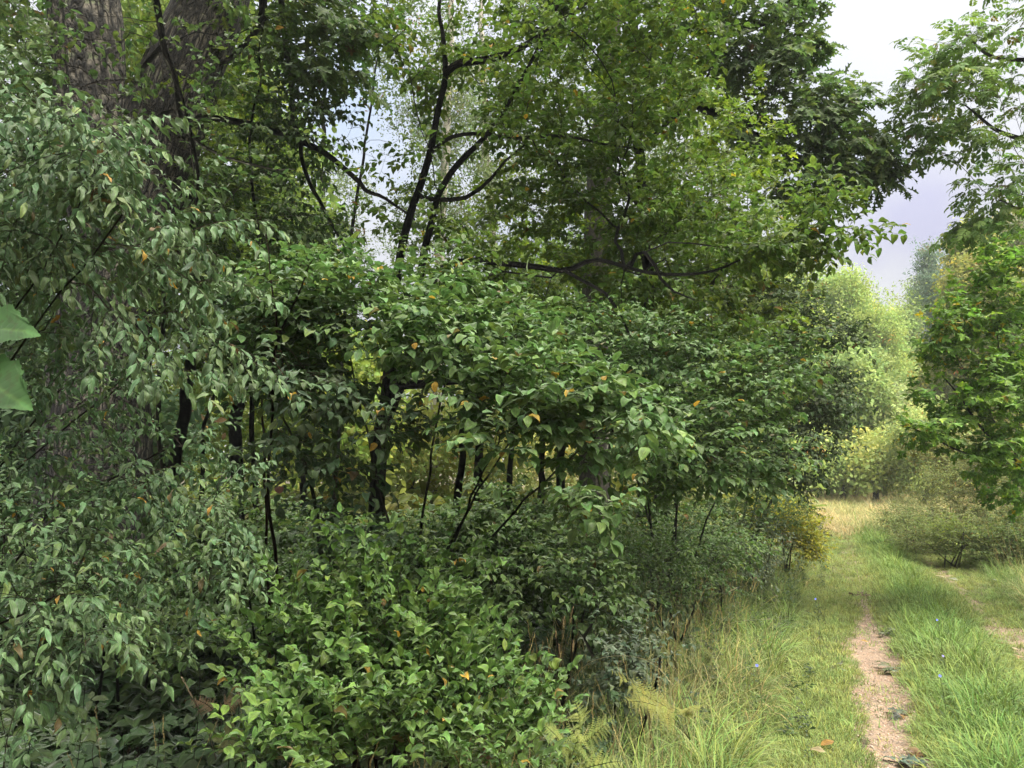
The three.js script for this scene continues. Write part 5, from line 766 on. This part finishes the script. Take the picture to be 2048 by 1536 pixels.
// a five fingered creeper leaf on its stalk and other broad floor plants
function herb(label, px, py, d, set, size, color, n, seed, spread = 1) {
  const R = rng(seed), b = at(px, d), top = P(px, py, d), T = thing('herb_plant', label, 'herb', b); top.y = Math.max(top.y, b.y + 0.06);
  part('stem', tube(new THREE.CatmullRomCurve3([b, b.clone().lerp(top, 0.6).add(V(0.02, 0, 0.01)), top]).getPoints(8), Array(9).fill(0.0018), b), M.brownTwig, T);
  for (let i = 0; i < n; i++) { const a = i * 2.4 + R(), t = n === 1 ? 1 : 0.45 + 0.55 * i / (n - 1); single(T, 'leaf', set[i % set.length], tinted('glossy', vary(R, color, 0.2)), b.clone().lerp(top, t), V(Math.cos(a) * spread, 0.15 - 0.3 * R(), Math.sin(a) * spread), V((R() - 0.5) * 0.5, 1, 0.4 + 0.3 * R()), size * (0.7 + 0.5 * R())); }
}
{
  const b = at(462, 3.0), T = thing('herb_plant', 'yellowing five fingered creeper leaf spread flat at the lower left', 'herb', b), c = P(458, 1478, 2.95), R = rng(8);
  part('stem', tube(new THREE.CatmullRomCurve3([b, b.clone().lerp(c, 0.5).add(V(0.02, 0, 0)), c]).getPoints(8), Array(9).fill(0.0016), b), M.brownTwig, T);
  for (let i = 0; i < 5; i++) { const a = i / 5 * 6.283 + 0.5; single(T, 'leaf', LEAF.broad[i], tinted('soft', vary(R, [0.27, 0.30, 0.11], 0.15)), c, V(Math.cos(a), Math.sin(a) * 0.75, -Math.sin(a) * 0.6 + 0.1), V(0, 0.6, 0.8), 0.075 * (0.8 + 0.4 * R())); }
}
for (const [i, [label, px, py, d, set, size, n]] of [
  ['dark herb with three part leaves at the bottom, left of the pale stalk', 250, 1465, 2.9, 'trifoliate', 0.1, 6], ['low herb with broad leaves in the bottom left corner', 60, 1480, 2.8, 'broad', 0.1, 7], ['herb with five fingered leaves in shade under the grey shrub', 320, 1440, 3.2, 'creeper', 0.12, 6],
  ['dark broad leaved herb just right of the yellowing creeper leaf', 510, 1420, 3.3, 'broad', 0.11, 6], ['round leaved herb in the dark hollow right of the vivid bush', 960, 1270, 3.7, 'broad', 0.1, 7], ['three leaved herb at the foot of the dry stalks', 1090, 1290, 3.8, 'trifoliate', 0.11, 7],
  ['leafy herb near the fern on the verge', 1215, 1390, 3.7, 'creeper', 0.09, 6], ['dark herb in the hollow behind the pale stalk', 400, 1340, 3.6, 'ovate', 0.09, 8], ['broad leaved herb low at the left under hanging leaves', 170, 1370, 3.3, 'trifoliate', 0.11, 7], ['herb with heart shaped leaves beside the withered fern', 480, 1330, 3.7, 'broad', 0.1, 6],
].entries()) herb(label, px, py, d, LEAF[set], size, [0.075, 0.145, 0.05], n, 300 + i);
// dry grass stalks standing alone
function stalk(label, pts, r, color, head = 0.1) {
  const q = pts.map(p => P(...p)), b = q[0].clone(), T = thing('dry_stalk', label, 'stalk', b), c = new THREE.CatmullRomCurve3(q), mat = new THREE.MeshStandardMaterial({ color: rgb(...color), roughness: 0.85 });
  part('stem', tube(c.getPoints(16), Array.from({ length: 17 }, (_, i) => r * (1 - 0.6 * i / 16)), b), mat, T);
  if (head) { const R = rng(pts[0][0] | 0), L = [], n = 22; for (let i = 0; i < n; i++) { const t = 1 - head + head * i / n, p = c.getPoint(t).sub(b), d = c.getTangent(t), a = R() * 6.28; L.push(bladeSpike(p, d.add(V(Math.cos(a) * 0.4, Math.sin(a) * 0.3, Math.sin(a) * 0.4)), 0.014, 0.0016)); } part('seed_head', mergeGeometries(L), mat, T); }
}
stalk('pale dry grass stalk with a bristly head leaning left, at the lower left', [[432, 1520, 2.9], [415, 1460, 2.9], [395, 1415, 2.85], [364, 1356, 2.8]], 0.0024, [0.5, 0.40, 0.27], 0.22);
stalk('bent grey stalk with a curled tip at the bottom left', [[193, 1560, 2.7], [184, 1510, 2.7], [188, 1490, 2.7], [197, 1480, 2.7]], 0.0018, [0.42, 0.38, 0.3], 0.1);
stalk('leaning straw stalk at the left edge bottom', [[6, 1540, 2.3], [12, 1490, 2.3], [26, 1430, 2.3]], 0.003, [0.42, 0.36, 0.24], 0);
const tan = [0.42, 0.31, 0.16];
[[[1112, 1440, 3.6], [1118, 1350, 3.6], [1135, 1270, 3.6], [1146, 1215, 3.6]], [[1100, 1430, 3.6], [1108, 1340, 3.6], [1122, 1290, 3.6], [1128, 1235, 3.6]], [[1135, 1440, 3.5], [1140, 1370, 3.5], [1144, 1320, 3.5], [1147, 1282, 3.5]], [[1085, 1420, 3.7], [1098, 1350, 3.7], [1112, 1300, 3.7], [1112, 1265, 3.7]], [[1150, 1430, 3.6], [1130, 1380, 3.6], [1122, 1330, 3.6], [1118, 1290, 3.6]]].forEach((p, i) => stalk(['tallest straw stalk of the upright bunch left of the broken stick', 'straw stalk second from the left in the upright bunch', 'short straw stalk at the right of the upright bunch', 'leftmost thin straw stalk of the upright bunch', 'straw stalk crossing the others in the upright bunch'][i], p, 0.002, tan, i % 2 ? 0.12 : 0.2));
stalk('long pale grass stem arching right over the verge', [[1130, 1365, 3.6], [1190, 1320, 3.6], [1260, 1312, 3.6], [1310, 1330, 3.6], [1345, 1370, 3.6]], 0.0014, [0.46, 0.42, 0.22], 0.2);
stalk('long straw stem leaning left across the verge grass', [[1370, 1280, 4.6], [1400, 1240, 4.6], [1440, 1195, 4.6], [1472, 1176, 4.6]], 0.0018, [0.48, 0.42, 0.25], 0.15);
stalk('fine straw stem arched over the verge near the track', [[1405, 1285, 4.6], [1450, 1250, 4.6], [1500, 1240, 4.6], [1540, 1238, 4.6]], 0.0016, [0.46, 0.42, 0.25], 0.15);
stalk('green grass stem leaning right at the wood edge', [[1040, 1400, 3.4], [1052, 1375, 3.4], [1075, 1345, 3.4], [1085, 1330, 3.4], [1082, 1318, 3.4]], 0.002, [0.25, 0.34, 0.12], 0.25);
// broken stick leaning up out of the weeds, and a weathered branch beside the track
function stick(name, label, list, mat, category) { const b = P(...list[0].pts[0]), T = thing(name, label, category, b); for (const s of list) { const c = new THREE.CatmullRomCurve3(s.pts.map(p => P(...p))).getPoints(14); part(s.name, tube(c, c.map((_, i) => lerp(s.r[0], s.r[1], i / 14) * (0.85 + 0.3 * hash(i, 3, s.pts[0][0] | 0))), b, 6), mat, T); } }
stick('broken_stick', 'broken pale stick with a side spur standing out of the weeds', [{ name: 'stem', pts: [[1186, 1312, 3.9], [1178, 1295, 3.9], [1168, 1275, 3.9], [1176, 1262, 3.9], [1184, 1248, 3.9]], r: [0.009, 0.008] }, { name: 'spur', pts: [[1169, 1277, 3.9], [1162, 1270, 3.9], [1157, 1262, 3.9]], r: [0.006, 0.003] }], M.greyBark, 'stick');
stick('fallen_branch', 'weathered grey branch lying across the grass at the bend', [{ name: 'stem', pts: [[1580, 1064, 19], [1620, 1068, 18.6], [1664, 1072, 18.2]], r: [0.05, 0.03] }, { name: 'spur', pts: [[1620, 1068, 18.6], [1645, 1064, 18.6], [1660, 1066, 18.5]], r: [0.03, 0.015] }], M.greyBark, 'branch');
// chicory in flower
const petal = bladeLeaf({ n: 4, w: 0.34, a: 1.3, b: 0.4, fold: 0.1, curl: 0.2, stalk: 0.1, seed: 4 }), blue = new THREE.MeshStandardMaterial({ color: rgb(0.10, 0.13, 0.52), roughness: 0.8, side: THREE.DoubleSide });
for (const [i, [px, py, d, label]] of [[1514, 1331, 4.4, 'blue chicory flower on the verge left of the bare track, nearest the camera'], [1631, 1198, 6.6, 'blue chicory flower at the left edge of the track, farther off'], [1880, 1352, 4.6, 'blue chicory flower in the grass between the wheel tracks'], [1874, 1240, 6, 'small blue chicory flower in the middle grass, farther up the track'], [1886, 1312, 5.2, 'pale lilac chicory flower in the middle grass']].entries()) {
  const top = P(px, py, d), b = V(top.x + 0.02, groundY(top.x, top.z), top.z), T = thing('chicory_plant', label, 'flower', b), R = rng(400 + i), stemM = new THREE.MeshStandardMaterial({ color: rgb(0.12, 0.16, 0.07), roughness: 0.9 });
  part('stem', tube(new THREE.CatmullRomCurve3([b, b.clone().lerp(top, 0.5).add(V(0.012, 0, 0)), top]).getPoints(10), Array(11).fill(0.0016), b), stemM, T);
  for (let k = 0; k < 14; k++) { const a = k / 14 * 6.283; single(T, 'petal', petal, i === 4 ? new THREE.MeshStandardMaterial({ color: rgb(0.22, 0.2, 0.42), roughness: 0.8, side: THREE.DoubleSide }) : blue, top, V(Math.cos(a), Math.sin(a) * 0.8 + 0.1, -Math.sin(a) * 0.5), V(0, 0.5, 0.85), 0.0098 * (0.85 + 0.3 * R())); }
  for (let k = 0; k < 3; k++) { const t = 0.35 + 0.25 * k, a = R() * 6; single(T, 'leaf', LEAF.lance[k], tinted('soft', rgb(0.12, 0.2, 0.06)), b.clone().lerp(top, t), V(Math.cos(a), 0.6, Math.sin(a)), V(0, 1, 0.3), 0.045); }
}
// small oak twigs with their leaves, blown down on the wheel track
const fresh = [0.17, 0.22, 0.10], brownL = [0.16, 0.115, 0.08];
for (const [i, [px, py, n, c, sz, label]] of [[1722, 1190, 8, brownL, 0.12, 'withered brown oak twig lying on the track, farthest of the fallen twigs'], [1772, 1266, 9, fresh, 0.14, 'fallen oak twig with grey green leaves at the right edge of the bare strip'], [1788, 1338, 9, [0.14, 0.2, 0.08], 0.13, 'fallen oak twig with curled green leaves in the middle of the track'], [1795, 1424, 7, [0.15, 0.19, 0.14], 0.095, 'grey green twig with a few orange leaves on the bare strip'], [1815, 1524, 8, [0.17, 0.24, 0.18], 0.11, 'pale green fallen twig at the bottom of the bare strip'], [1683, 1340, 6, fresh, 0.1, 'small fallen twig in the grass left of the bare strip']].entries()) {
  const b = onG(px, py, 0.012), R = rng(500 + i), T = thing('fallen_twig', label, 'twig', b), d = V(R() - 0.5, 0, R() - 0.5).normalize(), pts = many(5, k => b.clone().addScaledVector(d, (k - 3) * 0.05).add(V(0, 0.012 * R(), 0.01 * R())));
  part('stem', tube(pts, [0.0035, 0.003, 0.0025, 0.002, 0.001], b), M.darkBark, T);
  for (let k = 0; k < n; k++) { const a = R() * 6.28, p = pts[1 + ((R() * 4) | 0)].clone().add(V(0, 0.012, 0)); single(T, 'leaf', LEAF.oak[k % 4], tinted('soft', i === 3 && k > 4 ? rgb(0.5, 0.28, 0.05) : vary(R, c, 0.25)), p, V(Math.cos(a), 0.05 + 0.35 * R(), Math.sin(a)), V((R() - 0.5) * 1.4, 1, (R() - 0.5) * 1.4), sz * (0.7 + 0.5 * R())); }
}
// single fallen leaves
for (const [i, [px, py, s, c, label]] of [[1738, 1288, 0.07, [0.55, 0.36, 0.06], 'small yellow leaf lying on the bare strip'], [1852, 1420, 0.1, [0.46, 0.2, 0.07], 'orange brown leaf at the right rim of the bare strip'], [1846, 1498, 0.13, [0.45, 0.30, 0.16], 'long tan leaf at the right edge of the bare strip, near the bottom'], [1640, 1508, 0.1, [0.5, 0.29, 0.06], 'orange leaf in the grass left of the bare strip, near the bottom'], [1655, 1522, 0.09, [0.55, 0.45, 0.28], 'pale straw coloured leaf beside the orange one'], [1422, 1354, 0.06, [0.6, 0.50, 0.33], 'pale round leaf on the verge below the chicory'], [1884, 1334, 0.12, [0.5, 0.42, 0.25], 'pale dry leaf in the grass between the tracks'], [1955, 1330, 0.08, [0.55, 0.46, 0.3], 'cream leaf beside the right wheel track'], [2030, 1305, 0.11, [0.6, 0.5, 0.3], 'pale yellow leaf on the right wheel track'], [1895, 1158, 0.16, [0.6, 0.52, 0.28], 'yellowish leaf far up the right wheel track'], [1918, 1164, 0.15, [0.5, 0.55, 0.4], 'pale green leaf far up the right wheel track'], [2038, 1316, 0.09, [0.55, 0.42, 0.22], 'tan leaf at the right edge of the picture on the wheel track'], [1994, 1168, 0.15, [0.42, 0.48, 0.36], 'greyish leaf in the grass at the right far up the track'], [1402, 1268, 0.08, [0.5, 0.34, 0.17], 'small tan leaf on the verge grass beneath the arched stems'], [1988, 1498, 0.1, [0.36, 0.2, 0.1], 'brown leaf in the grass at the lower right']].entries()) {
  const R = rng(600 + i), p = onG(px, py, py > 1400 && px > 1700 && px < 1860 ? 0.02 : 0.05), T = thing('fallen_leaf', label, 'leaf', p); single(T, 'blade', [LEAF.broad, LEAF.ovate, LEAF.maple][i % 3][i % 3], tinted('soft', rgb(...c)), p, V(R() - 0.5, 0.05, R() - 0.5), V((R() - 0.5) * 0.5, 1, 0.3), s);
}
{ const p = P(966, 1485, 2.6), T = thing('dead_leaf', 'curled reddish brown dead leaf caught in the vivid green bush', 'leaf', p); single(T, 'blade', LEAF.oak[1], tinted('soft', rgb(0.42, 0.24, 0.15)), p, V(0.3, -0.9, 0.2), V(0.3, 0.2, 1), 0.07); }
{ const p = P(557, 965, 3.3), T = thing('dead_leaf', 'dark red heart shaped dead leaf hanging among the reddish shoots', 'leaf', p); single(T, 'blade', LEAF.round[1], tinted('soft', rgb(0.13, 0.06, 0.045)), p, V(0.15, -1, 0), V(0.2, 0.1, 1), 0.05); }
// long green grass blades at the bottom left edge
{ const R = rng(700); [[110, 1500, 'bright arching grass clump at the bottom left edge'], [330, 1520, 'trailing pale grass clump at the bottom, left of the vivid bush']].forEach(([px, py, label], i) => { const b = at(px, 2.6), T = thing('grass_clump', label, 'grass clump', b); for (let k = 0; k < 12; k++) { const g = blade(R, 0.28 + 0.3 * R(), 0.007, 1.1, R() * 6.28, (R() - 0.5) * 0.1, (R() - 0.5) * 0.1, 7); part('blade', g, tinted('grass', vary(R, [0.17, 0.26, 0.09], 0.2)), T); } }); }
console.log(JSON.stringify(stats), Object.values(stats).reduce((a, b) => a + b, 0));
renderer.render(scene, camera);
